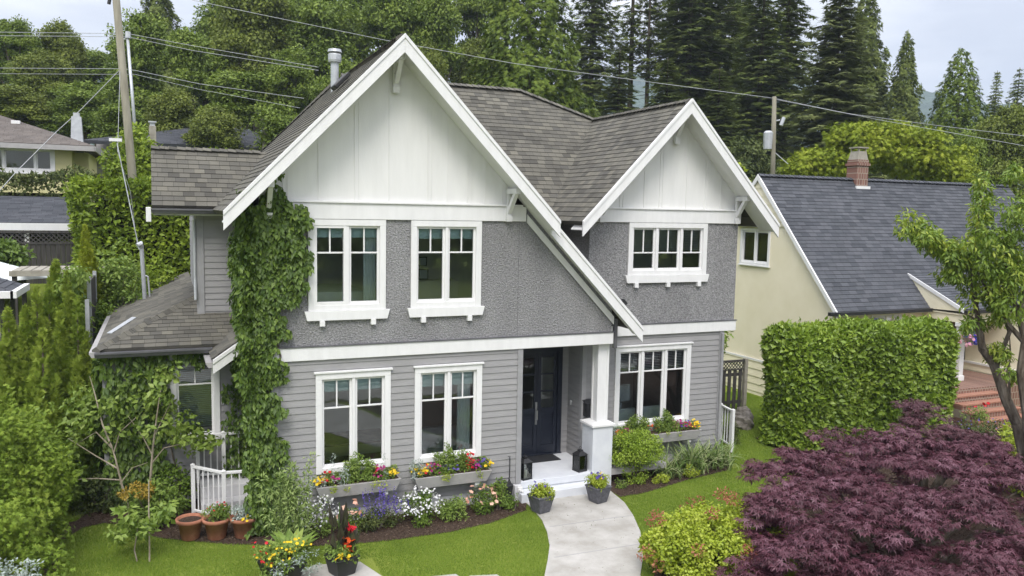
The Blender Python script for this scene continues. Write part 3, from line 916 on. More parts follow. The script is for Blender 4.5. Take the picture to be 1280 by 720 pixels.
# hip and ridge caps
def cap(p, q, w=.12, parent=None, material=None, name='ridge_cap', seg=.16):
    p = Vector(p); q = Vector(q); L = (q-p).length; n = max(1, int(L/seg)); b = MB()
    d = (q-p)/n; s = d.cross(Vector((0, 0, 1))).normalized()
    for i in range(n):
        a = p+d*i; c = a+d*1.06
        h0 = .040; h1 = .022
        b.add([a-s*w+Vector((0, 0, h0-w*.62)), a+Vector((0, 0, h0)), a+s*w+Vector((0, 0, h0-w*.62)), c-s*w+Vector((0, 0, h1-w*.62)), c+Vector((0, 0, h1)), c+s*w+Vector((0, 0, h1-w*.62)),
               a-s*w+Vector((0, 0, -.1)), a+s*w+Vector((0, 0, -.1))],
              [(0, 1, 4, 3), (1, 2, 5, 4), (0, 6, 7, 2, 1)])
        for t_ in (-1, -2): pass
        b.uv[len(b.f)-3] = [(i*.26+.05, .03), (i*.26+.05, .1), (i*.26+.2, .1), (i*.26+.2, .03)]
        b.uv[len(b.f)-2] = [(i*.26+.05, .03), (i*.26+.05, .1), (i*.26+.2, .1), (i*.26+.2, .03)]
        b.uv[len(b.f)-1] = [(i*.26+.05, .03)]*5
    return b.build(name, material or M['roof'], parent or H, world=True)
cap((-.02, -.55, 8.33), (0, 5.2, 8.33)); cap((.1, 5.2, 8.51), (4.71, 5.2, 8.51)); cap((6.55, .33, 7.81), (6.55, 5.9, 7.81)); cap((4.71, 5.2, 8.51), (6.55, 4.53, 7.81))
cap((-5.0, 1.9, 2.76), (-3.2, 3.7, 3.52), .1); cap((-2.94, 8.14, 5.3), (0, 5.22, 8.33)); cap((-4.03, 3.9, 6.54), (-1.9, 3.9, 6.54), .1)

# barge boards (rakes): outer face at y, following roof line
def rake(p, q, y, dep=.30, off=.015, th=.045, tailcut=True):
    """p,q = (x,z) along the roof top line; board hangs dep below (vertical measure)"""
    b = MB()
    sl = (q[1]-p[1])/(q[0]-p[0])
    b.prism([(p[0], y, p[1]+off), (q[0], y, q[1]+off), (q[0], y, q[1]-dep), (p[0], y, p[1]-dep)], (0, -th, 0))
    # crown strip
    b.prism([(p[0], y-th-.001, p[1]+off), (q[0], y-th-.001, q[1]+off), (q[0], y-th-.001, q[1]+off-.075), (p[0], y-th-.001, p[1]+off-.075)], (0, -.018, 0))
    return hb('barge_board', b, M['white'], bevel=.003)
rake((-2.96, 5.29), (-.0, 8.34), -.6); rake((3.04, 5.21), (.0, 8.34), -.6)
rake((5.14, 3.05), (3.0, 5.245), -.3)
rake((4.0, 5.19), (6.55, 7.82), .28); rake((9.06, 5.19), (6.55, 7.82), .28)
rake((-3.07, 2.60), (-2.14, 3.25), 1.0, dep=.24)
# second fascia board below the rake on the lower slope
b = MB(); b.prism([(2.62, -.02, 5.32), (4.62, -.02, 3.26), (4.62, -.02, 3.10), (2.62, -.02, 5.16)], (0, -.03, 0)); hb('barge_board', b, M['cream_white'])
# soffits
def soffit(p, q, y0, y1, d=.165):
    b = MB(); b.prism([(p[0], y0, p[1]-d), (q[0], y0, q[1]-d), (q[0], y1, q[1]-d), (p[0], y1, p[1]-d)], (0, 0, -.02)); return b
for p, q, y0, y1 in (((-2.94, 5.29), (-.0, 8.32), -.6, 0.), ((3.02, 5.21), (0, 8.32), -.6, 0.), ((5.1, 3.07), (3.02, 5.21), -.3, .0), ((4.03, 5.2), (6.55, 7.8), .28, YR), ((9.03, 5.2), (6.55, 7.8), .28, YR)):
    hb('soffit', soffit(p, q, y0, y1), M['cream_white'])
# brackets
def bracket(x, y, ztop, out=.5, drop=.52):
    b = MB()
    b.box(x-.05, x+.05, y-.10, y-.046, ztop-drop, ztop)
    b.box(x-.05, x+.05, y-out, y-.101, ztop-.10, ztop)
    b.beam((x, y-.09, ztop-drop+.08), (x, y-out+.1, ztop-.08), .08, .08)
    b.frustum((x-.055, x+.055, y-.115, y-.045), ztop-drop-.1, (x-.065, x+.065, y-.125, y-.045), ztop-drop)
    return hb('bracket', b, M['white'], bevel=.004)
bracket(-2.2, 0, 5.80); bracket(2.22, 0, 5.80); bracket(0, 0, 8.05); 
bracket(4.72, YR, 5.80, .45); bracket(8.28, YR, 5.80, .45); bracket(6.55, YR, 7.53, .45)
# gutters
def gutter(p, q, out, name='gutter', m_='darktrim'):
    p = Vector(p); q = Vector(q); o_ = Vector(out)
    b = MB()
    prof = [(0, .0), (.115, .0), (.115, -.03), (.095, -.06), (.075, -.10), (0, -.10)]
    b.prism([tuple(p+o_*a+Vector((0, 0, c))) for a, c in prof], q-p)
    return hb(name, b, M[m_])
gutter((-4.03, 2.6, 5.31), (-2.6, 2.6, 5.31), (0, -1, 0)); gutter((-5.02, 1.9, 2.70), (-3.03, 1.9, 2.70), (0, -1, 0))
gutter((-5.0, 1.9, 2.70), (-5.0, 10.2, 2.70), (-1, 0, 0), m_='boxgrey'); gutter((3.3, 2.0, 5.15), (4.2, 2.0, 5.15), (0, -1, 0))
gutter((-3.07, 1.05, 2.56), (-3.07, 1.95, 2.56), (-1, 0, 0), m_='boxgrey')
# white end cap and downspouts
b = MB(); b.box(-4.13, -4.04, 2.44, 2.56, 5.05, 5.33); hb('downspout', b, M['white'], bevel=.01)
b = MB(); b.tube([(-3.27, 2.95, 5.1), (-3.27, 2.96, 3.9), (-3.27, 2.9, 3.5)], .03, 8); hb('downspout', b, M['galv'])
b = MB(); b.box(4.66, 4.73, -.02, .06, 2.6, 3.2); hb('downspout', b, M['darktrim'])
b = MB(); b.box(8.0, 8.06, YR-.09, YR-.035, -.3, 2.65); hb('downspout', b, M['corner'])
# soffit boards under left eaves
b = MB(); b.box(-5.0, -2.2, 1.9, 2.3, 2.60, 2.63); b.box(-4.0, -2.4, 2.6, 3.05, 5.18, 5.21); b.box(-5.0, -4.8, 1.9, 9.9, 2.6, 2.63); hb('soffit', b, M['cream_white'])
b = MB(); b.prism([(-4.0, 2.62, 5.27), (-4.0, 5.18, 5.27), (-4.0, 3.9, 6.42)], (.04, 0, 0)); b.prism([(-3.2, 3, 5.2), (-3.2, 5, 5.2), (-3.2, 3.9, 6.4)], (.1, 0, 0)); hb('gable_end', b, M['corner'])
# step flashings / skylight board on left roof
sl_ = MB(); d = Vector((1, 0, k)).normalized()
p0 = Vector((-4.85, 3.25, 2.75+k*.15+.03)); sl_.beam(p0, p0+Vector((.42, .95, k*.42)), .1, .02); hb('roof_flashing', sl_, M['galv'])
# flue and roof vent
b = MB(); b.tube([(-.42, 3.3, 7.6), (-.42, 3.3, 8.50)], .085, 16); b.tube([(-.42, 3.3, 8.45), (-.42, 3.3, 8.50), (-.42, 3.3, 8.6), (-.42, 3.3, 8.63)], [.13, .14, .14, .12], 16); b.tube([(-.42, 3.3, 8.66), (-.42, 3.3, 8.72)], [.15, .135], 16)
hb('flue_pipe', b, M['galv'], smooth=False)
b = MB(); b.T = Matrix.Translation((-.55, 1.9, 7.82)) @ Matrix.Rotation(R(-46), 4, 'Y'); b.box(-.2, .2, -.2, .2, 0, .09); b.T = None; hb('roof_vent', b, M['black'], bevel=.02)
for x, y, z in ((3.15, -.25, 5.2), (4.72, -.2, 3.55)):
    b = MB(); b.T = Matrix.Translation((x, y, z)) @ Matrix.Rotation(R(46), 4, 'Y'); b.box(-.06, .06, -.05, .05, 0, .07); b.T = None; hb('roof_vent', b, M['black'])

# ---------------- porch
b = MB(); b.box(2.58, 4.30, 0, 1.5, -.14, 0); b.box(4.30, 4.72, .5, 1.5, -.14, -.001); hb('porch_floor', b, M['pedestal'], bevel=.008)
b = MB(); b.box(2.56, 4.25, .02, 1.4, -.5, -.141); hb('porch_floor', b, M['pedestal'])
b = MB(); b.box(2.52, 4.24, -.27, .018, -.5, -.165); hb('step', b, M['pedestal'], bevel=.01)
b = MB(); b.box(2.57, 4.6, .13, 1.5, 2.66, 2.72); hb('porch_ceiling', b, M['corner'])
b = MB(); b.box(4.25, 4.72, .03, .50, G-.1, .95); pd = hb('pedestal', b, M['pedestal'], bevel=.006)
b = MB(); b.box(4.21, 4.76, -.01, .54, .951, 1.0); b.frustum((4.23, 4.74, .01, .52), 1.001, (4.33, 4.66, .09, .42), 1.045); b.build('pedestal_cap', M['white'], pd, world=True, bevel=.005)
b = MB(); b.box(4.37, 4.60, .10, .33, 1.046, 2.70); cl = hb('column', b, M['white'], bevel=.004)
b = MB()
for x0, x1, y0, y1 in ((4.355, 4.40, .085, .13), (4.57, 4.615, .085, .13), (4.355, 4.40, .30, .345)): b.box(x0, x1, y0, y1, 1.046, 2.698)
b.build('column_trim', M['white'], cl, world=True, bevel=.003)
# front doors
b = MB(); 
b.box(3.02, 3.10, 1.46, 1.56, 0, 2.40); b.box(4.14, 4.24, 1.46, 1.56, 0, 2.40); b.box(3.10, 4.14, 1.462, 1.56, 2.30, 2.40); b.box(3.0, 4.26, 1.45, 1.56, .0, .03)
hb('door_frame', b, M['door'], bevel=.004)
for x0, x1, hs in ((3.10, 3.66, 1), (3.66, 4.14, -1)):
    b = MB()
    x1_ = x1-.004; st = .085
    b.box(x0, x0+st, 1.50, 1.545, .03, 2.30); b.box(x1_-st, x1_, 1.50, 1.545, .03, 2.30)
    b.box(x0+st, x1_-st, 1.501, 1.544, .03, .22); b.box(x0+st, x1_-st, 1.501, 1.544, 2.19, 2.30); b.box(x0+st, x1_-st, 1.501, 1.544, .92, 1.06)
    b.box(x0+st, x1_-st, 1.506, 1.54, 1.42, 1.45); b.box(x0+st, x1_-st, 1.506, 1.54, 1.80, 1.83)
    b.box(x0+st, x1_-st, 1.525, 1.54, .22, .92)
    b.frustum((x0+st+.03, x1_-st-.03, 1.517, 1.526), .27, (x0+st+.03, x1_-st-.03, 1.517, 1.526), .87)
    dr = hb('door', b, M['door'], bevel=.004)
    b = MB(); b.box(x0+st, x1_-st, 1.52, 1.526, 1.06, 2.19); b.build('glass', M['glass'], dr, world=True)
    if hs == 1:
        b = MB(); b.box(3.60, 3.645, 1.475, 1.499, .70, 1.20); b.tube([(3.622, 1.47, .80), (3.622, 1.42, .82), (3.622, 1.42, 1.02), (3.622, 1.47, 1.04)], .013, 8); b.tube([(3.622, 1.475, 1.13), (3.622, 1.46, 1.13)], .02, 10)
        b.build('handle', M['steel'], dr, world=True)
rh = room(2.75, 4.35, 1.62, 4.5, .0, 2.66)
# mailbox, number plate light switch
b = MB(); b.box(4.42, 4.62, .64, .80, 1.0, 1.28); b.prism([(4.40, .62, 1.28), (4.64, .62, 1.28), (4.64, .82, 1.34), (4.40, .82, 1.34)], (0, 0, .015)); b.box(4.44, 4.60, .63, .639, .93, 1.0); hb('mailbox', b, M['black'], bevel=.006)
b = MB(); b.box(4.395, 4.405, 1.30, 1.36, 1.12, 1.22); hb('doorbell', b, M['white'])
# spigot / outlet near the step
b = MB(); b.box(2.50, 2.60, -.14, -.10, -.16, -.06); b.tube([(2.53, -.15, -.11), (2.53, -.2, -.11)], .02, 8); b.tube([(2.58, -.15, -.14), (2.58, -.21, -.14)], .02, 8); hb('outdoor_outlet', b, M['white'], bevel=.004)
# service mast through the left roof
sm_ = thing('service_mast', 'grey electrical service mast rising through the low left roof', 'mast', (-4.28, 7.5, 3.05))
b = MB(); b.tube([(-4.28, 7.5, 2.9), (-4.33, 7.5, 4.35)], .05, 10); b.tube([(-4.16, 7.5, 2.95), (-4.20, 7.5, 3.6), (-4.3, 7.5, 3.65)], .022, 8); b.build('conduit', M['galv'], sm_, world=True)
b = MB(); b.tube([(-4.33, 7.5, 4.32), (-4.35, 7.45, 4.42), (-4.42, 7.4, 4.38)], [.06, .065, .05], 10); b.build('weatherhead', M['galv'], sm_, world=True)
# ------------------------------------------------------------------ foliage materials
L = {}
L['laurel'] = leafmat('laurel_leaf', [(.11, .18, .018), (.20, .30, .03), (.33, .43, .06)], .42, .5, .25)
L['laurel_far'] = leafmat('laurel_leaf_distant', [(.10, .16, .015), (.19, .27, .022), (.30, .38, .04)], .5, .3, .25)
L['vine'] = leafmat('vine_leaf', [(.05, .095, .014), (.095, .16, .022), (.17, .25, .04)], .5, .4, .25)
L['broad'] = leafmat('broadleaf', [(.08, .125, .02), (.15, .215, .03), (.25, .32, .055)], .6, .3, .25)
L['broad2'] = leafmat('broadleaf_olive', [(.085, .115, .02), (.155, .195, .03), (.24, .28, .05)], .6, .3, .25)
L['fir'] = leafmat('fir_needles', [(.075, .105, .028), (.135, .175, .042), (.21, .25, .065)], .7, .2, .28)
L['cedar'] = leafmat('cedar_scale', [(.06, .095, .014), (.10, .15, .02), (.16, .21, .03)], .7, .2, .15)
L['spruce'] = leafmat('spruce_needles', [(.10, .125, .045), (.15, .18, .062), (.24, .27, .095)], .7, .2, .28)
L['arb'] = leafmat('arborvitae_scale', [(.10, .16, .018), (.17, .25, .028), (.27, .34, .05)], .65, .2, .2)
L['gold'] = leafmat('golden_cypress', [(.12, .17, .012), (.21, .27, .018), (.33, .37, .04)], .65, .2, .2)
L['maple'] = leafmat('purple_maple_leaf', [(.04, .009, .015), (.12, .036, .055), (.21, .10, .135)], .5, .5, .2)
L['maple2'] = leafmat('dark_maple_leaf', [(.07, .024, .034), (.125, .045, .06), (.18, .10, .115)], .5, .5, .2)
L['euon'] = leafmat('yellow_green_leaf', [(.20, .27, .02), (.34, .42, .03), (.5, .56, .09)], .45, .4, .3)
L['redtip'] = leafmat('red_tip_leaf', [(.25, .06, .04), (.36, .12, .07), (.42, .20, .10)], .5, .4, .25)
L['soft'] = leafmat('soft_green_leaf', [(.11, .18, .035), (.19, .28, .05), (.3, .38, .09)], .55, .3, .3)
L['hedge'] = leafmat('dense_hedge_leaf', [(.07, .13, .016), (.13, .21, .024), (.2, .29, .045)], .6, .3, .25)
L['magnolia'] = leafmat('young_tree_leaf', [(.12, .19, .03), (.20, .29, .045), (.3, .38, .09)], .5, .4, .3)
L['pale'] = leafmat('pale_feathery_leaf', [(.17, .24, .07), (.27, .36, .11), (.38, .46, .18)], .6, .3, .3)
L['silver'] = leafmat('silver_leaf', [(.25, .32, .26), (.4, .46, .42), (.55, .6, .56)], .7, .2, .2)
L['dark'] = leafmat('dark_olive_leaf', [(.04, .06, .02), (.08, .105, .03), (.14, .165, .05)], .65, .2, .15)
L['grassy'] = leafmat('variegated_blade', [(.12, .2, .05), (.22, .3, .09), (.45, .48, .26)], .5, .4, .3)
L['lawn'] = leafmat('grass_blade', [(.13, .21, .03), (.20, .30, .04), (.29, .38, .065)], .6, .25, .3)
L['canna'] = leafmat('bronze_leaf', [(.03, .025, .02), (.07, .05, .04), (.10, .12, .07)], .4, .5, .2)
L['f_yellow'] = leafmat('yellow_petal', [(.75, .48, .02), (.85, .62, .03)], .6, .2, .2)
L['f_white'] = leafmat('white_petal', [(.72, .72, .74), (.82, .82, .82)], .6, .2, .2)
L['f_red'] = leafmat('red_petal', [(.5, .015, .02), (.65, .03, .05)], .6, .2, .2)
L['f_magenta'] = leafmat('magenta_petal', [(.25, .02, .12), (.5, .05, .25)], .6, .2, .2)
L['f_purple'] = leafmat('purple_petal', [(.07, .05, .26), (.16, .11, .42)], .6, .2, .2)
L['f_peach'] = leafmat('peach_petal', [(.75, .35, .25), (.8, .55, .42)], .6, .2, .2)
L['f_orange'] = leafmat('orange_red_petal', [(.7, .07, .02), (.75, .16, .03)], .6, .2, .2)

def blob(name, parent, cen, rad, per, material, kind='leaf', size=.06, wid=.5, g=None, world=True, **k):
    g = g or rng
    pos, d, n, t = clump_leaves(np.array(cen, float), np.array(rad, float), per, g, **k)
    N = len(pos); s = size*g.uniform(.7, 1.3, N)
    return foliage(name, kind, pos, d, n, s, s*wid, material, parent, t, world)

def ell_centers(c, r, K, g=None, lo=.55, hemi=True):
    g = g or rng
    u = rdir(K*3, g)
    if hemi: u = u[u[:, 2] > -.25]
    u = u[:K]
    return np.array(c)+u*np.array(r)*(g.uniform(lo**2, 1, len(u))**.5)[:, None]

def shrub(name, label, cat, c, r, material, K=60, per=60, crad=.16, size=.06, wid=.5, kind='leaf', group=None, stems=True, **k):
    """c = base point on the ground, r = (rx,ry,height)"""
    t = thing(name, label, cat, c, 0, group)
    mid = (c[0], c[1], c[2]+r[2]*.38)
    cs = ell_centers(mid, (r[0]-crad*.7, r[1]-crad*.7, r[2]*.62-crad*.6), K, hemi=False)
    cs = cs[cs[:, 2] > c[2]+crad*.4]
    f = blob('foliage', t, cs, rng.uniform(.75, 1.2, len(cs))*crad, per, material, kind, size, wid, **k)
    if stems:
        b = MB()
        for i in range(5):
            a = i*1.3; b.tube([(c[0]+.03*math.cos(a), c[1]+.03*math.sin(a), c[2]-.03), (c[0]+r[0]*.3*math.cos(a), c[1]+r[1]*.3*math.sin(a), c[2]+r[2]*.35), (c[0]+r[0]*.55*math.cos(a), c[1]+r[1]*.55*math.sin(a), c[2]+r[2]*.65)], [.018, .012, .006], 5)
        b.build('stem', M['bark'], t, world=True)
    return t

def flowers(name, parent, pos, size, material, kind='flower', world=True, up=1.0):
    N = len(pos); g = rng
    n = unit(np.array([-.15, -.45, up])+g.normal(size=(N, 3))*.35)
    d = unit(g.normal(size=(N, 3)))
    s = size*g.uniform(.75, 1.25, N)
    return foliage(name, kind, pos, d, n, s, s, material, parent, None, world)

# ------------------------------------------------------------------ vines on the house
def vine(name, label, patches, size=.11, group=None, loc=(0, 0, 0)):
    """patches: (axis plane, origin, polygon (s,z), density per m2, bulge)"""
    t = thing(name, label, 'climbing plant', loc, 0, group)
    P = []; Nn = []
    for fr, poly, dens, bulge in patches:
        o, sd_, nn = [np.array(q, float) for q in fr]
        s0 = min(p[0] for p in poly); s1 = max(p[0] for p in poly); z0 = min(p[1] for p in poly); z1 = max(p[1] for p in poly)
        n = int(dens*(s1-s0)*(z1-z0))
        q = np.column_stack([rng.uniform(s0, s1, n), rng.uniform(z0, z1, n)])
        px = np.array([p[0] for p in poly]); pz = np.array([p[1] for p in poly])
        ins = np.zeros(n, bool); j = len(poly)-1
        wob = q+np.column_stack([.09*np.sin(q[:, 1]*9+q[:, 0]*3)+.06*np.sin(q[:, 1]*23), .07*np.sin(q[:, 0]*13)])
        for i in range(len(poly)):
            c = ((pz[i] > wob[:, 1]) != (pz[j] > wob[:, 1])) & (wob[:, 0] < (px[j]-px[i])*(wob[:, 1]-pz[i])/(pz[j]-pz[i]+1e-12)+px[i])
            ins ^= c; j = i
        q = q[ins]
        lump = .5+.5*np.sin(q[:, 0]*7+1.3*np.sin(q[:, 1]*5))*np.sin(q[:, 1]*6.3+np.cos(q[:, 0]*8))
        h = bulge*(.25+.75*lump)*rng.uniform(.25, 1, len(q))+.02
        P.append(o+q[:, :1]*sd_+np.column_stack([0*q[:, 1], 0*q[:, 1], q[:, 1]])+h[:, None]*nn)
        Nn.append(np.tile(nn, (len(q), 1)))
    P = np.concatenate(P); Nn = np.concatenate(Nn); N = len(P)
    n = unit(Nn+np.array([0, 0, .45])+rng.normal(size=(N, 3))*.35)
    d = unit(np.array([0, 0, -1.0])+Nn*.35+rng.normal(size=(N, 3))*.4)
    s = size*rng.uniform(.45, 1.4, N)
    foliage('foliage', 'leaf', P, d, n, s, s*.55, L['vine'], t, np.where(rng.random(N) < .03, 1.0, rng.random(N)*.9), True)
    b = MB()
    for fr, poly, dens, bulge in patches:
        o, sd_, nn = [np.array(q, float) for q in fr]
        s0 = min(p[0] for p in poly); s1 = max(p[0] for p in poly); z0 = min(p[1] for p in poly); z1 = max(p[1] for p in poly)
        zc = (z0+z1)/2; sc = (s0+s1)/2
        pts = [o+sd_*(sc+.08*math.sin(i*1.7))+np.array([0, 0, z0+.1+(z1-z0-.4)*i/8])+nn*.03 for i in range(7)]
        b.tube([tuple(p) for p in pts], [.022-.0025*i for i in range(7)], 6)
    b.build('stem', M['bark'], t, world=True)
    return t
vine('climbing_vine', 'thick green climbing vine column covering the left corner of the grey house', [
    (FR(-.02), [(-2.72, 2.3), (-1.98, 2.3), (-2.02, 2.9), (-1.98, 3.35), (-1.86, 3.75), (-1.55, 3.95), (-1.48, 4.3), (-1.56, 4.6), (-1.52, 5.0), (-1.66, 5.4), (-1.92, 5.62), (-2.05, 5.95), (-2.35, 5.6), (-2.72, 5.2)], 2000, .2),
    (FR(-.02), [(-2.62, -.3), (-2.1, -.3), (-1.98, .3), (-1.9, .9), (-2.05, 1.4), (-2.08, 2.3), (-2.66, 2.3)], 1700, .22),
    (FR(2.12), [(-2.86, -.3), (-2.2, -.3), (-2.2, 2.75), (-2.55, 2.55), (-2.80, 2.1), (-2.84, 1.0)], 800, .34),
    (LEFTW(-2.20), [(-.22, -.3), (1.9, -.3), (2.12, .8), (2.12, 3.0), (-.22, 3.0)], 900, .30),
    (LEFTW(-2.38), [(-.3, 2.2), (1.1, 2.6), (1.8, 3.2), (2.2, 4.4), (1.5, 5.4), (-.3, 5.65)], 1700, .34)], .098, loc=(-2.2, -.1, G))
vine('climbing_vine', 'green vine spreading over the left wing wall beside its window under the low eave', [
    (FR(2.14), [(-4.95, -.2), (-3.98, -.2), (-3.85, .8), (-3.82, 2.35), (-2.5, 2.5), (-2.5, 2.68), (-4.95, 2.68)], 700, .16),
    (LEFTW(-4.94), [(2.1, -.2), (5.5, -.2), (5.5, 2.5), (2.1, 2.5)], 350, .16)], .13, loc=(-4.3, 2.1, G))

# ------------------------------------------------------------------ small things by the porch
def lantern(loc, label):
    t = thing('lantern', label, 'lantern', loc, R(12), 'lanterns on the porch')
    b = MB(); a = .10
    b.box(-a-.012, a+.012, -a-.012, a+.012, 0, .03)
    for sx in (-1, 1):
        for sy in (-1, 1): b.box(sx*a-.009, sx*a+.009, sy*a-.009, sy*a+.009, .03, .34)
    b.box(-a-.01, a+.01, -a-.01, a+.01, .34, .355)
    b.frustum((-a-.02, a+.02, -a-.02, a+.02), .355, (-.05, .05, -.05, .05), .42)
    b.frustum((-.04, .04, -.04, .04), .42, (-.045, .045, -.045, .045), .45)
    b.build('frame', M['black'], t)
    b = MB(); b.tube([(0, 0, .45), (-.035, 0, .48), (0, 0, .52), (.035, 0, .48), (0, 0, .45)], .006, 6); b.build('handle', M['black'], t)
    b = MB()
    for q in ((-a, a, -a-.002, -a+.002), (-a, a, a-.002, a+.002), (-a-.002, -a+.002, -a, a), (a-.002, a+.002, -a, a)): b.box(*q, .035, .34)
    b.build('pane', M['glass'], t)
    b = MB(); b.lathe([(.045, .031), (.048, .04), (.048, .17), (.04, .178)], n=16); b.tube([(0, 0, .165), (.003, 0, .18)], .003, 5); b.build('candle', M['candle'], t, smooth=False)
lantern((2.77, .16, 0), 'black candle lantern on the porch against the left siding')
lantern((4.06, .22, 0), 'black candle lantern on the porch beside the white pedestal')
b = MB(); b.box(3.08, 4.02, 1.0, 1.43, .002, .018); o = b.build('door_mat', M['rubber'], bevel=.004)
props(o, 'dark ribbed doormat in front of the navy double doors', 'doormat')
# hose reel
t = thing('garden_caddy', 'black wheeled garden caddy with upright handle standing against the siding beside the porch', 'garden caddy', (2.18, -.16, G))
b = MB(); b.frustum((-.13, .13, -.09, .09), .08, (-.17, .17, -.11, .11), .42); b.build('body', M['black'], t, bevel=.03)
b = MB(); b.tube([(.12, .1, .3), (.16, .1, .5), (.16, .1, .92), (.12, .1, .92)], .010, 6); b.tube([(-.15, 0, .4), (-.1, 0, .52), (.1, 0, .52), (.15, 0, .4)], .012, 6); b.build('handle', M['black'], t)
for s in (-1, 1):
    b = MB(); b.tube([(s*.15, 0, .08), (s*.19, 0, .08)], .08, 14); b.build('wheel', M['rubber'], t)

# railings
def railing(pts, label, h=.92, z=G, posts=True, gap=.115, name='white_railing'):
    t = thing(name, label, 'railing', (pts[0][0], pts[0][1], z))
    for k in range(len(pts)-1):
        p, q = Vector(pts[k]), Vector(pts[k+1]); Ln = (q-p).length
        b = MB(); b.beam(p+Vector((0, 0, h)), q+Vector((0, 0, h)), .06, .045); b.build('rail', M['white'], t, world=True, bevel=.005)
        b = MB(); b.beam(p+Vector((0, 0, .1)), q+Vector((0, 0, .1)), .04, .04); b.build('rail', M['white'], t, world=True, bevel=.005)
        b = MB(); n = int(Ln/gap)
        for i in range(1, n):
            c = p.lerp(q, i/n); b.box(c.x-.011, c.x+.011, c.y-.011, c.y+.011, c.z+.1, c.z+h)
        b.build('balusters', M['white'], t, world=True)
    for p in pts:
        p = Vector(p); b = MB(); b.box(p.x-.035, p.x+.035, p.y-.035, p.y+.035, p.z-.05, p.z+h+.03); b.frustum((p.x-.045, p.x+.045, p.y-.045, p.y+.045), p.z+h+.031, (p.x-.01, p.x+.01, p.y-.01, p.y+.01), p.z+h+.06)
        b.build('post', M['white'], t, world=True, bevel=.004)
railing([(-3.43, 1.35, G), (-2.93, .78, G), (-2.26, .70, G)], 'lower white metal railing behind the terracotta pots at the side steps', .93)
railing([(-3.32, 2.0, G+.45), (-2.85, 1.95, G+.45), (-2.3, 1.95, G+.45)], 'upper white metal railing under the left wing window above the side steps', .88)
railing([(8.62, 1.0, G+.1), (8.75, 1.65, G+.1)], 'short white metal railing at the right corner of the grey house', .95)
t = thing('side_steps', 'grey side steps behind the white railing beside the vine covered corner', 'steps', (-2.7, 1.6, G))
b = MB(); b.box(-3.3, -2.2, 1.5, 2.16, -.5, .1); b.box(-3.3, -2.2, 1.2, 1.49, -.5, -.12); b.build('tread', M['found'], t, world=True, bevel=.01)

# pots
def terracotta(x, y, label, plant):
    t = thing('terracotta_pot', label, 'flower pot', (x, y, G+.01), 0, 'terracotta pots by the side railing')
    b = MB(); b.lathe([(.135, 0), (.15, .02), (.20, .30), (.205, .30), (.235, .305), (.24, .34), (.235, .365), (.21, .37), (.195, .34), (.19, .325)], n=28); b.build('pot', M['terra'], t, smooth=True)
    b = MB(); b.lathe([(.192, .326), (.0001, .34)], n=20); b.build('soil', M['soil'], t)
    if plant:
        K = 14; cs = np.column_stack([rng.uniform(-.15, .15, K), rng.uniform(-.15, .15, K), rng.uniform(.38, .55, K)])
        blob('foliage', t, cs, np.full(K, .09), 60, L[plant], size=.045, world=False)
        if plant != 'silver':
            flowers('blossom', t, cs+np.array([0, 0, .1]), .02, L['f_red'], world=False)
        else:
            flowers('blossom', t, cs[:8]+np.array([0, -.12, -.02]), .03, L['f_yellow'], world=False)
terracotta(-3.52, .22, 'terracotta pot with bare soil, leftmost of the three by the white railing', None)
terracotta(-3.10, .08, 'terracotta pot with small leafy seedlings between the two other terracotta pots', 'soft')
terracotta(-2.66, -.02, 'terracotta pot with pale silvery plant nearest the climbing vine', 'silver')

def urn(x, y, label):
    t = thing('planter_pot', label, 'planter', (x, y, G+.02), R(14), 'dark square pots beside the front step')
    b = MB(); s = math.sqrt(2)
    b.frustum((-.125, .125, -.125, .125), .0, (-.13, .13, -.13, .13), .02)
    b.frustum((-.13, .13, -.13, .13), .021, (-.185, .185, -.185, .185), .30)
    b.frustum((-.195, .195, -.195, .195), .301, (-.195, .195, -.195, .195), .335); b.build('pot', M['slatepot'], t, bevel=.012)
    K = 22; cs = np.column_stack([rng.uniform(-.16, .16, K), rng.uniform(-.16, .16, K), rng.uniform(.34, .52, K)])
    blob('foliage', t, cs, np.full(K, .09), 70, L['euon'], size=.045, world=False)
    ps = cs[:12]+rng.normal(size=(12, 3))*.05+np.array([.03, -.03, .08])
    flowers('blossom', t, ps, .032, L['f_purple'], world=False)
    flowers('blossom', t, cs[12:]+rng.normal(size=(10, 3))*.06+np.array([0, -.02, .07]), .022, L['f_yellow'], world=False)
urn(2.68, -.80, 'dark square pot of lime foliage and purple pansies left of the front step')
urn(3.98, -.72, 'dark square pot of lime foliage and purple pansies right of the front step')

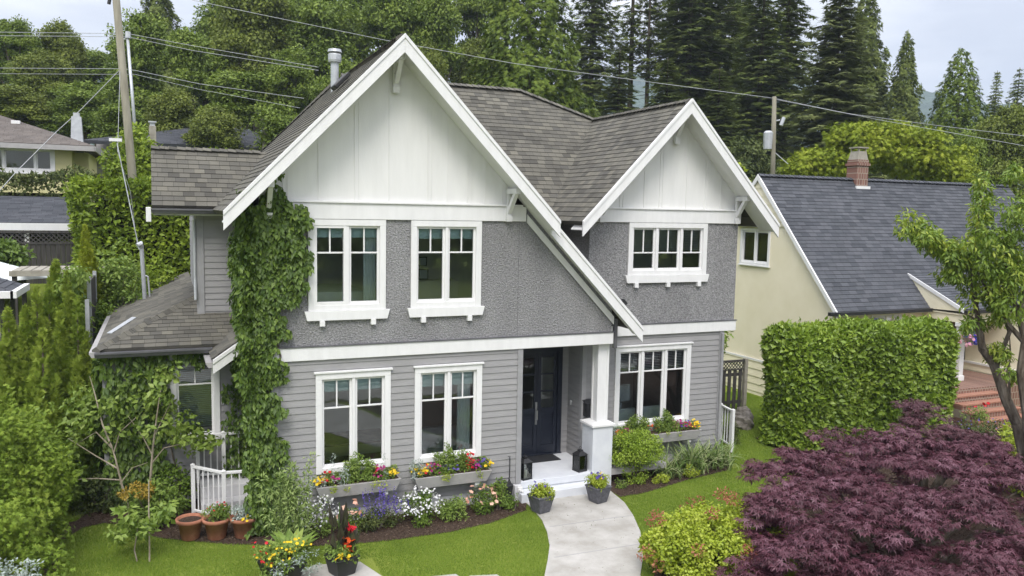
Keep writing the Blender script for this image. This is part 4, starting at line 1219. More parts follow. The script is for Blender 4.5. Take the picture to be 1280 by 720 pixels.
# flower boxes
def flowerbox(x0, x1, z1, y0, label, spec):
    t = thing('flower_box', label, 'flower box', ((x0+x1)/2, y0, z1-.3), 0, 'flower boxes under the ground floor windows')
    b = MB(); yb = y0-.03; yf = y0-.33; z0 = z1-.22
    b.frustum((x0+.09, x1-.09, yf+.05, yb), z0, (x0, x1, yf, yb), z1); b.build('box', M['boxgrey'], t, world=True, bevel=.006)
    b = MB(); b.box(x0+.04, x1-.04, yf+.04, yb-.02, z1-.02, z1+.005); b.build('soil', M['soil'], t, world=True)
    for xx in (x0+.27, x1-.27):
        b = MB(); b.box(xx-.045, xx+.045, yf+.09, y0-.001, z0-.075, z0-.002); b.frustum((xx-.03, xx+.03, yf+.13, y0-.001), z0-.13, (xx-.045, xx+.045, yf+.1, y0-.001), z0-.076); b.build('bracket', M['white'], t, world=True, bevel=.004)
    ym = (yf+yb)/2
    # mixed low foliage
    K = 46; cs = np.column_stack([rng.uniform(x0+.04, x1-.04, K), rng.uniform(yf+.07, yb, K), rng.uniform(z1+.05, z1+.13, K)])
    blob('foliage', t, cs, np.full(K, .085), 55, L['soft'], size=.05)
    # trailing
    K = 6; cs = np.column_stack([rng.uniform(x0+.1, x1-.1, K), rng.uniform(yf-.05, yf-.02, K), rng.uniform(z1-.06, z1+.03, K)])
    blob('trailing_foliage', t, cs, np.full(K, .05), 30, L['euon'], size=.035)
    for kind, fx, wd, h, n in spec:
        cx = x0+(x1-x0)*fx
        if kind == 'spike':      # tall leafy snapdragon-like stems
            cs = []
            for i in range(n):
                xx = cx+rng.uniform(-wd, wd); hh = h*rng.uniform(.6, 1)*(1-.4*abs(xx-cx)/wd)
                for q in range(9): cs.append((xx+.01*q*rng.uniform(-1, 1), ym+rng.uniform(-.06, .06), z1+.02+hh*q/8))
            cs = np.array(cs); blob('tall_foliage', t, cs, np.linspace(.075, .045, 9)[np.arange(len(cs)) % 9], 26, L['soft'], size=.05, wid=.45)
        elif kind == 'silver':
            cs = []
            for i in range(n):
                xx = cx+rng.uniform(-wd, wd)
                for q in range(6): cs.append((xx+rng.uniform(-.03, .03), ym-.08+rng.uniform(-.05, .05), z1+h*q/5))
            cs = np.array(cs); blob('silver_foliage', t, cs, np.full(len(cs), .04), 16, L['silver'], size=.035, wid=.4)
        else:
            ps = np.column_stack([cx+rng.normal(size=n)*wd*.55, ym-.05+rng.uniform(-.14, .08, n), z1+.07+rng.uniform(0, h, n)])
            flowers('blossom', t, ps, .026, L['f_'+kind])
    return t
flowerbox(-1.47, .07, .47, 0, 'grey flower box with silver sprigs under the window farther from the front door', [
    ('spike', .50, .24, .55, 9), ('silver', .0, .16, .16, 5), ('silver', .2, .03, .55, 1), ('silver', .32, .08, .3, 3), ('silver', .78, .02, .5, 1), ('yellow', .06, .12, .10, 26), ('yellow', .92, .14, .12, 26), ('red', .10, .10, .22, 14), ('magenta', .22, .08, .1, 12), ('magenta', .74, .12, .2, 20), ('red', .72, .08, .22, 6)])
flowerbox(.32, 1.86, .43, 0, 'grey flower box with bright red geranium and yellow pansies under the window nearest the door', [
    ('spike', .50, .30, .55, 10), ('silver', .0, .16, .3, 6), ('yellow', .10, .16, .14, 44), ('yellow', .97, .08, .1, 18), ('magenta', .26, .10, .16, 22), ('purple', .42, .2, .12, 22), ('red', .72, .09, .3, 34), ('magenta', .78, .08, .16, 14), ('purple', .88, .08, .16, 16), ('red', .15, .1, .2, 6)])
flowerbox(5.10, 7.35, .50, YR, 'long grey flower box behind the rounded lime shrub at the right wing', [
    ('spike', .28, .26, .45, 9), ('spike', .60, .25, .5, 8), ('silver', .02, .12, .25, 4), ('orange', .04, .08, .1, 16), ('yellow', .03, .08, .1, 10), ('magenta', .16, .1, .16, 18), ('orange', .42, .2, .14, 10), ('magenta', .74, .16, .18, 26), ('purple', .80, .15, .16, 20), ('yellow', .94, .10, .14, 28), ('red', .86, .08, .16, 12)])

# ------------------------------------------------------------------ bed plants
def flowershrub(name, label, cat, c, r, leaf, fl, nf, fs=.03, K=30, per=50, crad=.11, size=.045, shell=True, group=None):
    t = shrub(name, label, cat, c, r, L[leaf], K, per, crad, size, group=group)
    u = rdir(nf*2); u = u[u[:, 2] > -.1][:nf]; u[:, 1] -= .2; u = unit(u)
    cl_ = np.sin(u[:, 0]*6+c[0]*3)*np.cos(u[:, 2]*5+u[:, 1]*4+c[0]); u = u[cl_ > -.45]
    ps = np.array([c[0], c[1], c[2]+r[2]*.42])+u*np.array([r[0], r[1], r[2]*.6])*rng.uniform(.7, 1.15, len(u))[:, None]
    flowers('blossom', t, ps, fs, L[fl])
    return t
flowershrub('phlox_plant', 'white flowering perennial at the left end of the bed below the first flower box', 'flowering plant', (-1.5, -.42, G), (.42, .3, .72), 'soft', 'f_white', 190, .019, 40, 45)
flowershrub('phlox_plant', 'bushy white flowering perennial in the middle of the bed right of the purple salvia', 'flowering plant', (.35, -.5, G), (.42, .34, .66), 'hedge', 'f_white', 260, .021, 44, 45)
flowershrub('rose_bush', 'small rose bush with pale pink blooms between the white phlox and the purple salvia', 'rose bush', (-.88, -.48, G), (.24, .22, .56), 'hedge', 'f_peach', 16, .042, 22)
flowershrub('rose_bush', 'rose bush with large peach blooms in front of the black caddy', 'rose bush', (1.62, -.42, G), (.30, .25, .58), 'hedge', 'f_peach', 26, .045, 26)
shrub('leafy_perennial', 'low green leafy perennial between the white phlox and the peach rose bush', 'plant', (1.02, -.48, G), (.38, .3, .42), L['soft'], 34, 55, .11, .05)
shrub('leafy_perennial', 'taller green leafy perennial touching the black caddy beside the porch', 'plant', (1.98, -.38, G), (.2, .2, .66), L['soft'], 22, 55, .11, .055)
shrub('leafy_perennial', 'small dark green tuft at the corner of the porch foundation', 'plant', (2.25, -.48, G), (.2, .15, .26), L['hedge'], 12, 50, .09, .04)
t = shrub('salvia_plant', 'purple salvia with upright flower spikes under the first flower box', 'flowering plant', (-.42, -.48, G), (.46, .32, .42), L['dark'], 36, 55, .12, .045)
P = []
for i in range(30):
    x, y = -.42+rng.normal()*.22, -.5+rng.normal()*.15; h0 = .3; h1 = rng.uniform(.5, .85)*(1.1-.5*abs(x+.35)); lx = rng.uniform(-.12, .12)
    for q in range(13):
        f = q/12; P.append((x+lx*f+rng.normal()*.010, y+rng.normal()*.010, G+h0+(h1-h0)*f))
flowers('blossom', t, np.array(P), .015, L['f_purple'])

# tall silvery green perennial clump + black pots at bottom left
t = thing('tall_perennial', 'tall feathery pale green perennial rising behind the black pot of yellow flowers', 'plant', (-2.1, -.95, G))
cs = []
for i in range(16):
    x, y = -2.02+rng.normal()*.15, -1.0+rng.normal()*.15; h = rng.uniform(.8, 1.5)
    lx, ly = rng.normal()*.12, rng.normal()*.1
    for q in range(10): f = q/9; cs.append((x+lx*f, y+ly*f, G+.1+h*f))
cs = np.array(cs); blob('foliage', t, cs, np.full(len(cs), .10), 18, L['pale'], size=.085, wid=.3, droop=.2)
b = MB()
for i in range(0, len(cs), 10): b.tube([tuple(cs[i]), tuple(cs[i+5]), tuple(cs[i+9])], [.009, .007, .003], 5)
b.build('stem', M['stem'], t, world=True)

def blackpot(x, y, label, s=.22, h=.3):
    t = thing('black_pot', label, 'planter', (x, y, G+.03), R(20), 'black pots at the bottom edge')
    b = MB(); b.frustum((-s*.75, s*.75, -s*.75, s*.75), 0, (-s, s, -s, s), h); b.frustum((-s*1.05, s*1.05, -s*1.05, s*1.05), h+.001, (-s*1.05, s*1.05, -s*1.05, s*1.05), h+.035); b.build('pot', M['black'], t, bevel=.015)
    return t
t = blackpot(-1.38, -2.08, 'black pot with bronze canna leaves and red flowers on the concrete slab', .2, .27)
K = 26; cs = np.column_stack([rng.uniform(-.24, .22, K), rng.uniform(-.2, .2, K), rng.uniform(.28, .45, K)])
blob('foliage', t, cs, np.full(K, .08), 45, L['soft'], size=.05, world=False)
# canna leaves : large broad bronze blades
P = []; D = []; Nn = []; Sz = []
for i in range(22):
    a = rng.uniform(0, 2*PI); z = rng.uniform(.35, .95); P.append((-.06+.05*math.cos(a), .05*math.sin(a), z)); D.append((math.cos(a)*.35, math.sin(a)*.35, 1.0)); Nn.append((math.cos(a), math.sin(a), -.1)); Sz.append(rng.uniform(.26, .40))
for i in range(9):
    a = rng.uniform(0, 2*PI); z = rng.uniform(.28, .5); P.append((.16+.04*math.cos(a), -.05+.05*math.sin(a), z)); D.append((math.cos(a)*.4, math.sin(a)*.4, .9)); Nn.append((math.cos(a), math.sin(a), -.1)); Sz.append(rng.uniform(.22, .32))
foliage('leaves', 'leaf', P, D, Nn, Sz, np.array(Sz)*.38, L['canna'], t)
b = MB(); b.tube([(-.06, 0, .25), (-.05, 0, .7), (-.04, 0, 1.15)], [.018, .014, .006], 6); b.tube([(.16, -.05, .25), (.14, -.05, .5), (.13, -.05, .72)], [.014, .01, .005], 6); b.build('stem', M['stem'], t)
hd = np.array([(.13, -.05, .72)])+rng.normal(size=(14, 3))*np.array([.035, .035, .03]); flowers('blossom', t, hd, .05, L['f_red'], world=False)
hd = np.array([(.03, -.12, .46)])+rng.normal(size=(15, 3))*np.array([.06, .05, .06]); flowers('blossom', t, hd, .045, L['f_orange'], world=False)
hd = np.column_stack([rng.uniform(-.22, .05, 14), rng.uniform(-.25, -.05, 14), rng.uniform(.3, .42, 14)]); flowers('blossom', t, hd, .03, L['f_yellow'], world=False)
t = blackpot(-2.28, -1.95, 'black pot overflowing with yellow and dark red flowers at the bottom edge', .27, .26)
K = 46; cs = np.column_stack([rng.uniform(-.36, .36, K), rng.uniform(-.3, .3, K), rng.uniform(.22, .48, K)])
blob('foliage', t, cs, np.full(K, .09), 45, L['soft'], size=.05, world=False)
ps = np.column_stack([rng.uniform(-.35, .4, 46), rng.uniform(-.35, .25, 46), rng.uniform(.38, .62, 46)]); flowers('blossom', t, ps, .024, L['f_yellow'], world=False)
ps = np.column_stack([rng.uniform(-.42, -.1, 14), rng.uniform(-.3, .25, 14), rng.uniform(.4, .62, 14)]); flowers('blossom', t, ps, .024, L['f_red'], world=False)
K = 20; cs = np.column_stack([rng.uniform(-.3, .5, K), rng.uniform(-.42, -.25, K), rng.uniform(.12, .4, K)]); blob('silver_foliage', t, cs, np.full(K, .06), 26, L['silver'], size=.04, wid=.4, world=False)
# broad pale leaves behind
P = []; D = []; Nn = []
for i in range(16):
    a = rng.uniform(0, 2*PI); P.append((.3+.1*math.cos(a), .25+.1*math.sin(a), .25)); D.append((math.cos(a), math.sin(a), .8)); Nn.append((-math.cos(a)*.6, -math.sin(a)*.6, 1))
foliage('broad_leaves', 'leaf', P, D, Nn, .42, .15, L['soft'], t)

# right bed
def mound_tree(c):
    t = thing('rounded_shrub', 'rounded lime green cloud pruned shrub on short trunks in front of the long flower box', 'shrub', c)
    b = MB()
    for i in range(7):
        a = i*.9; b.tube([(c[0]+.06*math.cos(a), c[1]+.06*math.sin(a), c[2]-.05), (c[0]+.12*math.cos(a), c[1]+.1*math.sin(a), c[2]+.3), (c[0]+.4*math.cos(a), c[1]+.3*math.sin(a), c[2]+.65)], [.03, .022, .012], 6)
    b.build('trunk', M['bark'], t, world=True)
    cs = ell_centers((c[0], c[1], c[2]+.72), (.66, .5, .36), 120, hemi=False); cs = cs[cs[:, 2] > c[2]+.42]
    cs = np.vstack([cs, ell_centers((c[0]-.1, c[1]-.1, c[2]+.18), (.25, .2, .22), 16, hemi=False)])
    blob('foliage', t, cs, rng.uniform(.09, .15, len(cs)), 75, L['euon'] if False else L['limey'], size=.042, wid=.62)
L['limey'] = leafmat('lime_shrub_leaf', [(.15, .23, .02), (.25, .36, .03), (.37, .47, .07)], .5, .4, .25)
mound_tree((5.35, .12, G))
def grassclump(c, n, h, label, mat_='grassy', spread=.12, wid=.036):
    t = thing('ornamental_grass', label, 'ornamental grass', c, 0, 'arching ornamental grasses in the right bed')
    P = []; D = []; Nn = []; Ls = []
    b_v = []; seg = 5
    me_v = []; me_f = []
    for i in range(n):
        a = rng.uniform(0, 2*PI); ln = h*rng.uniform(.7, 1.25); lean = rng.uniform(.25, 1.0)
        x = rng.normal()*spread; y = rng.normal()*spread
        px, py, pz = x, y, 0; ang = R(85)-lean*R(15)
        side = (-math.sin(a), math.cos(a)); o = len(me_v)
        for s in range(seg+1):
            w_ = wid*.5*(1-(s/seg)**2)+.001
            me_v.append((px+side[0]*w_, py+side[1]*w_, pz)); me_v.append((px-side[0]*w_, py-side[1]*w_, pz))
            st = ln/seg
            px += math.cos(ang)*math.cos(a)*st; py += math.cos(ang)*math.sin(a)*st; pz += math.sin(ang)*st
            ang -= lean*R(30)
        for s in range(seg): me_f.append((o+2*s, o+2*s+1, o+2*s+3, o+2*s+2))
    me = bpy.data.meshes.new('blades'); me.from_pydata(me_v, [], me_f)
    a_ = me.attributes.new('tint', 'FLOAT', 'FACE'); a_.data.foreach_set('value', np.repeat(rng.random(n), seg).astype(np.float32))
    me.materials.append(L[mat_]); link_mesh('blades', me, t)
grassclump((6.15, .12, G), 110, .62, 'arching grass clump right beside the rounded lime shrub', spread=.13)
grassclump((6.95, .22, G), 160, .78, 'largest arching grass clump in the middle of the three', 'grassy', .17)
grassclump((7.68, .35, G), 150, .70, 'arching cream edged grass clump nearest the lawn corner of the house', 'grassy', .17)
shrub('leafy_perennial', 'small bright green perennial in front of the arching grasses', 'plant', (6.65, -.12, G), (.2, .16, .3), L['euon'], 14, 50, .08, .04)
shrub('leafy_perennial', 'low bright green perennial at the foot of the rounded lime shrub', 'plant', (5.85, -.18, G), (.24, .15, .22), L['euon'], 14, 50, .08, .04)
shrub('leafy_perennial', 'tiny green tuft in the mulch next to the white pedestal', 'plant', (4.85, -.15, G), (.14, .12, .24), L['soft'], 8, 40, .07, .04)
shrub('box_ball', 'dark green clipped ball shrub behind the short white railing', 'shrub', (9.15, 1.75, G), (.32, .32, .62), L['dark'], 40, 80, .1, .035)

# yellow-green azalea with red tips (foreground right)
c = (4.30, -4.2, G)
t = shrub('tipped_shrub', 'rounded yellow green shrub with red tips beside the concrete path in the foreground', 'shrub', c, (1.40, 1.1, 1.1), L['euon'], 420, 110, .14, .05, .8)
u = rdir(160); u = u[u[:, 2] > -.1]
gs = np.sin(u[:, 0]*7+1)*np.cos(u[:, 1]*6+u[:, 2]*5); u = u[gs > .12]
cs = np.array([c[0], c[1], c[2]+.45])+u*np.array([1.38, 1.09, .76])
blob('red_foliage', t, cs, np.full(len(cs), .10), 40, L['redtip'], size=.055, wid=.4)

# purple japanese maple
def jmaple(c, lobes, label, material, nleaf=70, size=.085, cr=.22, K=20):
    t = thing('japanese_maple', label, 'japanese maple', c)
    b = MB()
    for lx, ly, lz, r in lobes:
        b.tube([c, (c[0]+(lx-c[0])*.4, c[1]+(ly-c[1])*.4, c[2]+(lz-c[2])*.55), (lx, ly, lz-.1)], [.09, .05, .015], 7)
    b.build('trunk', M['bark'], t, world=True)
    cs = []
    for lx, ly, lz, r in lobes:
        q = ell_centers((lx, ly, lz), (r, r, r*.5), int(K*r*r*1.6)+6, hemi=True, lo=.4); cs.append(q)
    cs = np.vstack(cs)
    g = rng
    per = nleaf; K2 = len(cs)
    cen = np.repeat(cs, per, axis=0); u = rdir(K2*per)
    pos = cen+u*np.array([cr, cr, cr*.32])*(g.uniform(.1, 1, K2*per)**.5)[:, None]
    # layered drooping sprays: leaves point outward and down
    out = unit(pos-cen+u*.02); n = unit(np.array([0, 0, 1.0])+out*.5+g.normal(size=u.shape)*.3)
    d = unit(out*np.array([1, 1, .3])+g.normal(size=u.shape)*.35+np.array([-.1, -.1, -.35]))
    tt = np.clip(.5*np.repeat(g.random(K2), per)+.5*g.random(K2*per), 0, 1)
    s = size*g.uniform(.7, 1.3, len(pos))
    foliage('foliage', 'star', pos, d, n, s, s, material, t, tt, True)
    return t
lob = []
for i in range(46):
    x = rng.uniform(4.3, 9.8); y = rng.uniform(-7.6, -3.3)
    u_, v_ = proj((x, y, 1.0))
    if u_ < 935: continue
    lob.append((x, y, rng.uniform(.75, 1.25)+.1*(x-5)*.5-.18*max(0, -4.6-y), rng.uniform(.55, .8)))
print('lobes', len(lob))
lob = [(a_, b_, c_-.16, d_) for a_, b_, c_, d_ in [(6.4, -4.1, 1.25, .8), (7.3, -4.0, 1.45, .8), (5.55, -4.3, 1.2, .75), (8.4, -4.4, 1.35, .8), (9.4, -4.9, 1.3, .8), (4.9, -4.9, .95, .7), (5.9, -4.9, 1.2, .8), (6.9, -4.9, 1.35, .8), (7.9, -5.3, 1.3, .8), (8.9, -5.8, 1.2, .8),
       (4.55, -5.7, .75, .65), (5.3, -5.8, .95, .75), (6.2, -5.9, 1.1, .8), (7.1, -6.1, 1.1, .8), (8.1, -6.5, 1.05, .8), (4.6, -6.5, .5, .6), (5.3, -6.7, .65, .7), (6.2, -6.9, .7, .75), (7.2, -7.1, .7, .75), (9.9, -6.2, 1.1, .8), (4.45, -4.95, .55, .5), (5.0, -4.45, .65, .5), (4.35, -6.2, .25, .5), (3.95, -6.0, .15, .5), (4.0, -5.35, .35, .45), (3.7, -6.6, -.02, .5), (4.2, -7.1, .1, .6), (5.3, -7.5, .3, .6), (6.3, -7.7, .3, .6)]]
jmaple((6.6, -5.6, G), lob, 'large purple leaved japanese maple filling the lower right foreground', L['maple'], 62, .088)
jmaple((9.9, -3.3, G), [(9.9, -3.3, 1.25, .7), (10.7, -3.6, 1.0, .7), (9.2, -3.5, .9, .6), (10.3, -4.0, .9, .7), (9.8, -3.1, 1.6, .35)], 'smaller upright dark purple maple at the right end of the laurel hedge', L['maple2'], 60, .075, .2, 22)

# laurel hedge on the right
def hedge(name, label, x0, x1, y0, y1, z0, z1, material, dens=150, size=.11, wid=.5, depth=.22, loc=None, wob=.1, cat='hedge', faces='fltrb', rz=None, round_=.25):
    t = thing(name, label, cat, ((x0+x1)/2, (y0+y1)/2, z0))
    P = []; Nn = []
    W, D, Hh = x1-x0, y1-y0, z1-z0
    for f in faces:
        if f in 'fb': n = int(dens*W*Hh); a, c = rng.uniform(0, 1, n), rng.uniform(0, 1, n); p = np.column_stack([x0+a*W, np.full(n, y0 if f == 'f' else y1), z0+c*Hh]); nn = (0, -1 if f == 'f' else 1, 0)
        elif f in 'lr': n = int(dens*D*Hh); a, c = rng.uniform(0, 1, n), rng.uniform(0, 1, n); p = np.column_stack([np.full(n, x0 if f == 'l' else x1), y0+a*D, z0+c*Hh]); nn = (-1 if f == 'l' else 1, 0, 0)
        else: n = int(dens*W*D*1.2); a, c = rng.uniform(0, 1, n), rng.uniform(0, 1, n); p = np.column_stack([x0+a*W, y0+c*D, np.full(n, z1)]); nn = (0, 0, 1)
        P.append(p); Nn.append(np.tile(np.array(nn, float), (n, 1)))
    P = np.vstack(P); Nn = np.vstack(Nn); N = len(P)
    # round the box edges
    C_ = np.array([(x0+x1)/2, (y0+y1)/2, (z0+z1)/2]); hs = np.array([W, D, Hh])/2
    inner = np.clip(P, C_-hs+round_, C_+hs-round_); inner[:, 2] = np.clip(P[:, 2], z0, z1-round_)
    dv = P-inner; dl = np.linalg.norm(dv, axis=1, keepdims=True)
    nr = np.where(dl > 1e-6, dv/np.maximum(dl, 1e-6), Nn)
    P = inner+nr*round_
    bump = wob*(np.sin(P[:, 0]*2.3+P[:, 2]*1.7)+np.sin(P[:, 1]*2.9-P[:, 2]*2.2+P[:, 0]*.9)+.6*np.sin(P[:, 0]*6.1+P[:, 1]*5.3)*np.sin(P[:, 2]*5.7))*.5
    h = bump-depth*rng.uniform(0, 1, N)**1.5+np.where(rng.random(N) < .06, rng.uniform(0, .14, N), 0)
    P = P+nr*h[:, None]
    n = unit(nr+np.array([0, 0, .5])+rng.normal(size=P.shape)*.45)
    d = unit(nr*.5+rng.normal(size=P.shape)*.6+np.array([0, 0, .25]))
    s = size*rng.uniform(.5, 1.3, N)
    hp = .5+.5*np.sin(P[:, 0]*1.9+1.1*np.sin(P[:, 2]*2.3))*np.sin(P[:, 2]*2.1+P[:, 0]*.7+P[:, 1])
    foliage('foliage', 'leaf', P, d, n, s, s*wid, material, t, np.clip(.62*rng.random(N)+.38*hp, 0, 1), True)
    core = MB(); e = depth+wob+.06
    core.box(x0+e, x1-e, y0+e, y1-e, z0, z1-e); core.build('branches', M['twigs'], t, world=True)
    return t
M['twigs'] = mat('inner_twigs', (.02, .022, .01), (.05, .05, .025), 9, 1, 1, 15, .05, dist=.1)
hedge('laurel_hedge', 'large glossy laurel hedge clipped square between the grey house and brick steps', 9.95, 15.7, .45, 1.75, G, 2.62, L['laurel'], 1100, .14, .6, .28, wob=.10, round_=.5)
# soft shrubs beyond it near the brick steps
shrub('blue_shrub', 'dark blue flowered shrub at the foot of the brick steps', 'shrub', (14.4, -1.3, G), (1.9, 1.0, .85), L['dark'], 120, 70, .18, .06)
bs = bpy.data.objects['blue_shrub']
u = rdir(300); u = u[u[:, 2] > 0]; flowers('blossom', bs, np.array([14.4, -1.3, G+.28])+u*np.array([1.88, 1.0, .6]), .022, L['f_purple'])
shrub('yellow_shrub', 'bright yellow green shrub at the right edge above the maple', 'shrub', (12.6, -3.4, G), (.75, .7, 1.55), L['euon'], 60, 60, .2, .10, .35)
t = shrub('flower_patch', 'small green plant with red flowers beside the brick steps', 'plant', (16.0, .2, G), (.5, .4, .9), L['soft'], 25, 50, .15, .06)
flowers('blossom', t, np.array([[15.9, -.1, .55], [15.97, -.1, .5], [16.05, -.12, .56], [15.6, -.1, .5], [15.5, 0, .42]]), .05, L['f_red'])
# ------------------------------------------------------------------ yellow house on the right
Y = thing('yellow_house', 'pale yellow house with steep slate blue shingle roof and brick chimney behind the laurel hedge', 'house', (18, 5, G))
def yb(name, b, material, parent=None, **k): return b.build(name, material, parent or Y, world=True, **k)
X0 = 13.5; EY, EZ, RY, RZ = 2.77, 2.72, 6.28, 6.65; ks = (RZ-EZ)/(RY-EY)
yz = lambda y: RZ-ks*abs(y-RY)
hw = [window(Y, 5.66, 7.06, 3.80, 4.98, LEFTW(X0+.08), (1, 1), cols=1, mfrac=.0, trim=.09, sill='plain', blinds=('shade', .35))]
b = MB(); wallmesh(b, [(EY+.2, .75), (9.6, .75), (9.6, yz(9.6)-.08), (RY, RZ-.1), (EY+.2, yz(EY+.2)-.08)], hw, LEFTW(X0+.08)); yb('gable_wall', b, M['yellow'])
b = MB(); wallmesh(b, [(EY+.1, -.45), (9.7, -.45), (9.7, .75), (EY+.1, .75)], [], LEFTW(X0+.04), lap=.24, lift=.02); yb('siding_base', b, M['yellow'])
b = MB(); wallmesh(b, [(4.9, 5.05), (7.66, 5.05), (RY, RZ-.14)], [(5.3, 7.3, 4.9, 5.2)], LEFTW(X0+.05), lap=.26, lift=.02, th=.03); yb('gable_siding', b, M['yellow'])
b = MB(); b.box(X0-.12, X0+.08, 5.55, 7.2, 5.02, 5.2); yb('window_hood', b, M['white'], bevel=.01)
b = MB(); b.box(X0+.02, X0+.06, EY+.1, 9.6, .74, .80); yb('trim_board', b, M['white'])
b = MB(); wallmesh(b, [(X0+.1, -.4), (19.2, -.4), (19.2, 2.7), (X0+.1, 2.7)], [(15.2, 16.3, 1.5, 2.55)], FR(3.05)); yb('front_wall', b, M['yellow'])
window(Y, 15.15, 16.35, 1.45, 2.6, FR(3.05), (1, 1), cols=1, mfrac=0, sill='plain')
b = MB(); b.box(13.7, 25, 9.3, 9.5, -.4, 2.7); b.box(24.9, 25.1, 3, 9.4, -.4, 2.7); yb('back_wall', b, M['yellow'])
b = MB(); b.box(13.9, 18.9, 5.9, 6.0, -.3, 4.5); b.box(15.6, 15.7, 5.3, 7.3, 3.0, 4.9); yb('room', b, M['room'])
def yrf(v, d): return roofpart('roof', v, Y, M['roofslate'], d, th=.09, course=.145)
yrf([(X0, EY, EZ), (25.2, EY, EZ), (25.2, RY, RZ), (X0, RY, RZ)], (1, 0, 0))
yrf([(X0, RY, RZ), (25.2, RY, RZ), (25.2, 9.8, EZ), (X0, 9.8, EZ)], (1, 0, 0))
yrf([(25.2, EY, EZ), (25.2, RY, RZ), (25.2, 9.8, EZ), (28.6, 6.28, 2.9)], (0, 1, 0)) if False else None
yrf([(17.25, 1.66, 2.80), (25.2, 1.66, 2.80), (25.2, 3.62, 3.68), (17.25, 3.62, 3.68)], (1, 0, 0))
yrf([(19.0, -3.5, 2.82), (21.8, -3.5, 4.5), (21.8, 4.3, 4.5), (19.0, 2.9, 2.82)], (0, 1, 0))
yrf([(21.8, -3.5, 4.5), (24.8, -3.5, 2.8), (24.8, 2.9, 2.8), (21.8, 4.3, 4.5)], (0, 1, 0))
cap((X0, RY, RZ+.02), (25.2, RY, RZ+.02), .12, Y, M['roofslate'], seg=.2)
b = MB(); b.prism([(17.22, 1.68, 2.74), (17.22, 3.62, 3.62), (17.22, 2.80, 2.70)], (.06, 0, 0)); yb('cheek_wall', b, M['yellow'])
b = MB(); b.prism([(17.19, 1.64, 2.82), (17.19, 3.62, 3.70), (17.19, 3.62, 3.60), (17.19, 1.64, 2.70)], (.035, 0, 0)); yb('barge_board', b, M['white'])
for dy, s in ((0, 1),):
    b = MB()
    b.prism([(X0-.03, EY-.05, EZ+.0), (X0-.03, RY, RZ+.03), (X0-.03, RY, RZ-.15), (X0-.03, EY-.05, EZ-.17)], (.05, 0, 0))
    b.prism([(X0-.03, 9.8, EZ+.0), (X0-.03, RY, RZ+.03), (X0-.03, RY, RZ-.15), (X0-.03, 9.8, EZ-.17)], (.05, 0, 0)); yb('barge_board', b, M['white'])
b = MB(); b.box(X0-.3, 17.2, EY-.12, EY-.0, EZ-.10, EZ-.0); b.box(17.2, 25, 1.54, 1.66, 2.69, 2.79); yb('gutter', b, M['black'], bevel=.01)
b = MB(); b.box(X0+.1, 17.3, EY-.02, 3.1, EZ-.14, EZ-.105); b.box(17.25, 25, 1.68, 3.1, 2.62, 2.66); b.box(17.28, 19.1, 1.72, 1.86, 2.40, 2.62); b.box(17.28, 17.42, 1.86, 3.0, 2.40, 2.62); yb('soffit', b, M['yellow'])
b = MB(); b.box(17.30, 17.48, 1.74, 1.92, .7, 2.40); b.box(17.27, 17.51, 1.71, 1.95, .7, .85); b.box(17.27, 17.51, 1.71, 1.95, 2.28, 2.40); yb('porch_post', b, M['white'], bevel=.01)
b = MB(); b.box(17.9, 18.75, 2.98, 3.04, .7, 2.45); dd = yb('door', b, M['furniture'])
b = MB(); wallmesh(b, [(-3.3, .95), (3.0, .95), (3.0, 2.75), (-3.3, 2.75)], [], LEFTW(19.2)); b.box(19.2, 24.6, -3.3, -3.15, -.4, 2.8); yb('wing_wall', b, M['yellow'])
b = MB(); wallmesh(b, [(-3.35, -.45), (3.0, -.45), (3.0, .95), (-3.35, .95)], [], LEFTW(19.17), lap=.24, lift=.02); yb('siding_base', b, M['yellow'])
b = MB(); b.prism([(19.25, -3.25, 2.7), (24.5, -3.25, 2.7), (21.8, -3.25, 4.35)], (0, .1, 0)); yb('gable_wall', b, M['yellow'])
b = MB(); b.box(19.12, 19.2, -3.3, 3.0, .93, .99); yb('trim_board', b, M['white'])
# chimney
b = MB(); b.box(17.42, 17.92, 6.05, 6.5, 5.9, 7.3); b.box(17.38, 17.96, 6.01, 6.54, 7.1, 7.18); yb('chimney', b, M['brick'])
ch = [o for o in Y.children if o.name.startswith('chimney')][-1] if Y.children else None
b = MB(); b.frustum((17.44, 17.90, 6.07, 6.48), 7.301, (17.5, 17.84, 6.1, 6.45), 7.58); b.build('chimney_pot', M['deck'], ch, world=True) if ch else None
b = MB(); b.box(17.45, 17.89, 6.06, 6.49, 7.68, 7.72)
for x in (17.5, 17.8): b.box(x, x+.03, 6.1, 6.13, 7.58, 7.68); b.box(x, x+.03, 6.42, 6.45, 7.58, 7.68)
b.build('chimney_cap', M['deck'], ch, world=True) if ch else None
b = MB(); b.box(17.36, 17.98, 5.98, 6.04, 6.3, 6.42); yb('flashing', b, M['white'])
b = MB(); b.tube([(21.3, 4.2, 4.4), (21.3, 4.2, 5.3)], .03, 8); b.tube([(21.3, 4.2, 5.25), (22.4, 4.4, 5.25)], .02, 6); yb('vent_pipe', b, M['black'])
# brick steps and landing
st = thing('brick_steps', 'red brick front steps climbing to the yellow house porch right of the laurel hedge', 'steps', (16.8, .3, G))
b = MB(); b.box(15.8, 19.1, .92, 3.0, G-.1, .70); b.build('landing', M['brick'], st, world=True)
for i in range(6):
    b = MB(); z = .70-.17*(i+1); y1 = .92-.24*i; b.box(15.8, 17.6+.12*i, y1-.24, y1-.001, G-.2, z); tr_ = b.build('tread', M['brick'], st, world=True)
    b = MB(); b.box(15.8, 17.62+.12*i, y1-.265, y1-.002, z+.001, z+.045); b.build('nosing', M['brickedge'], tr_, world=True)
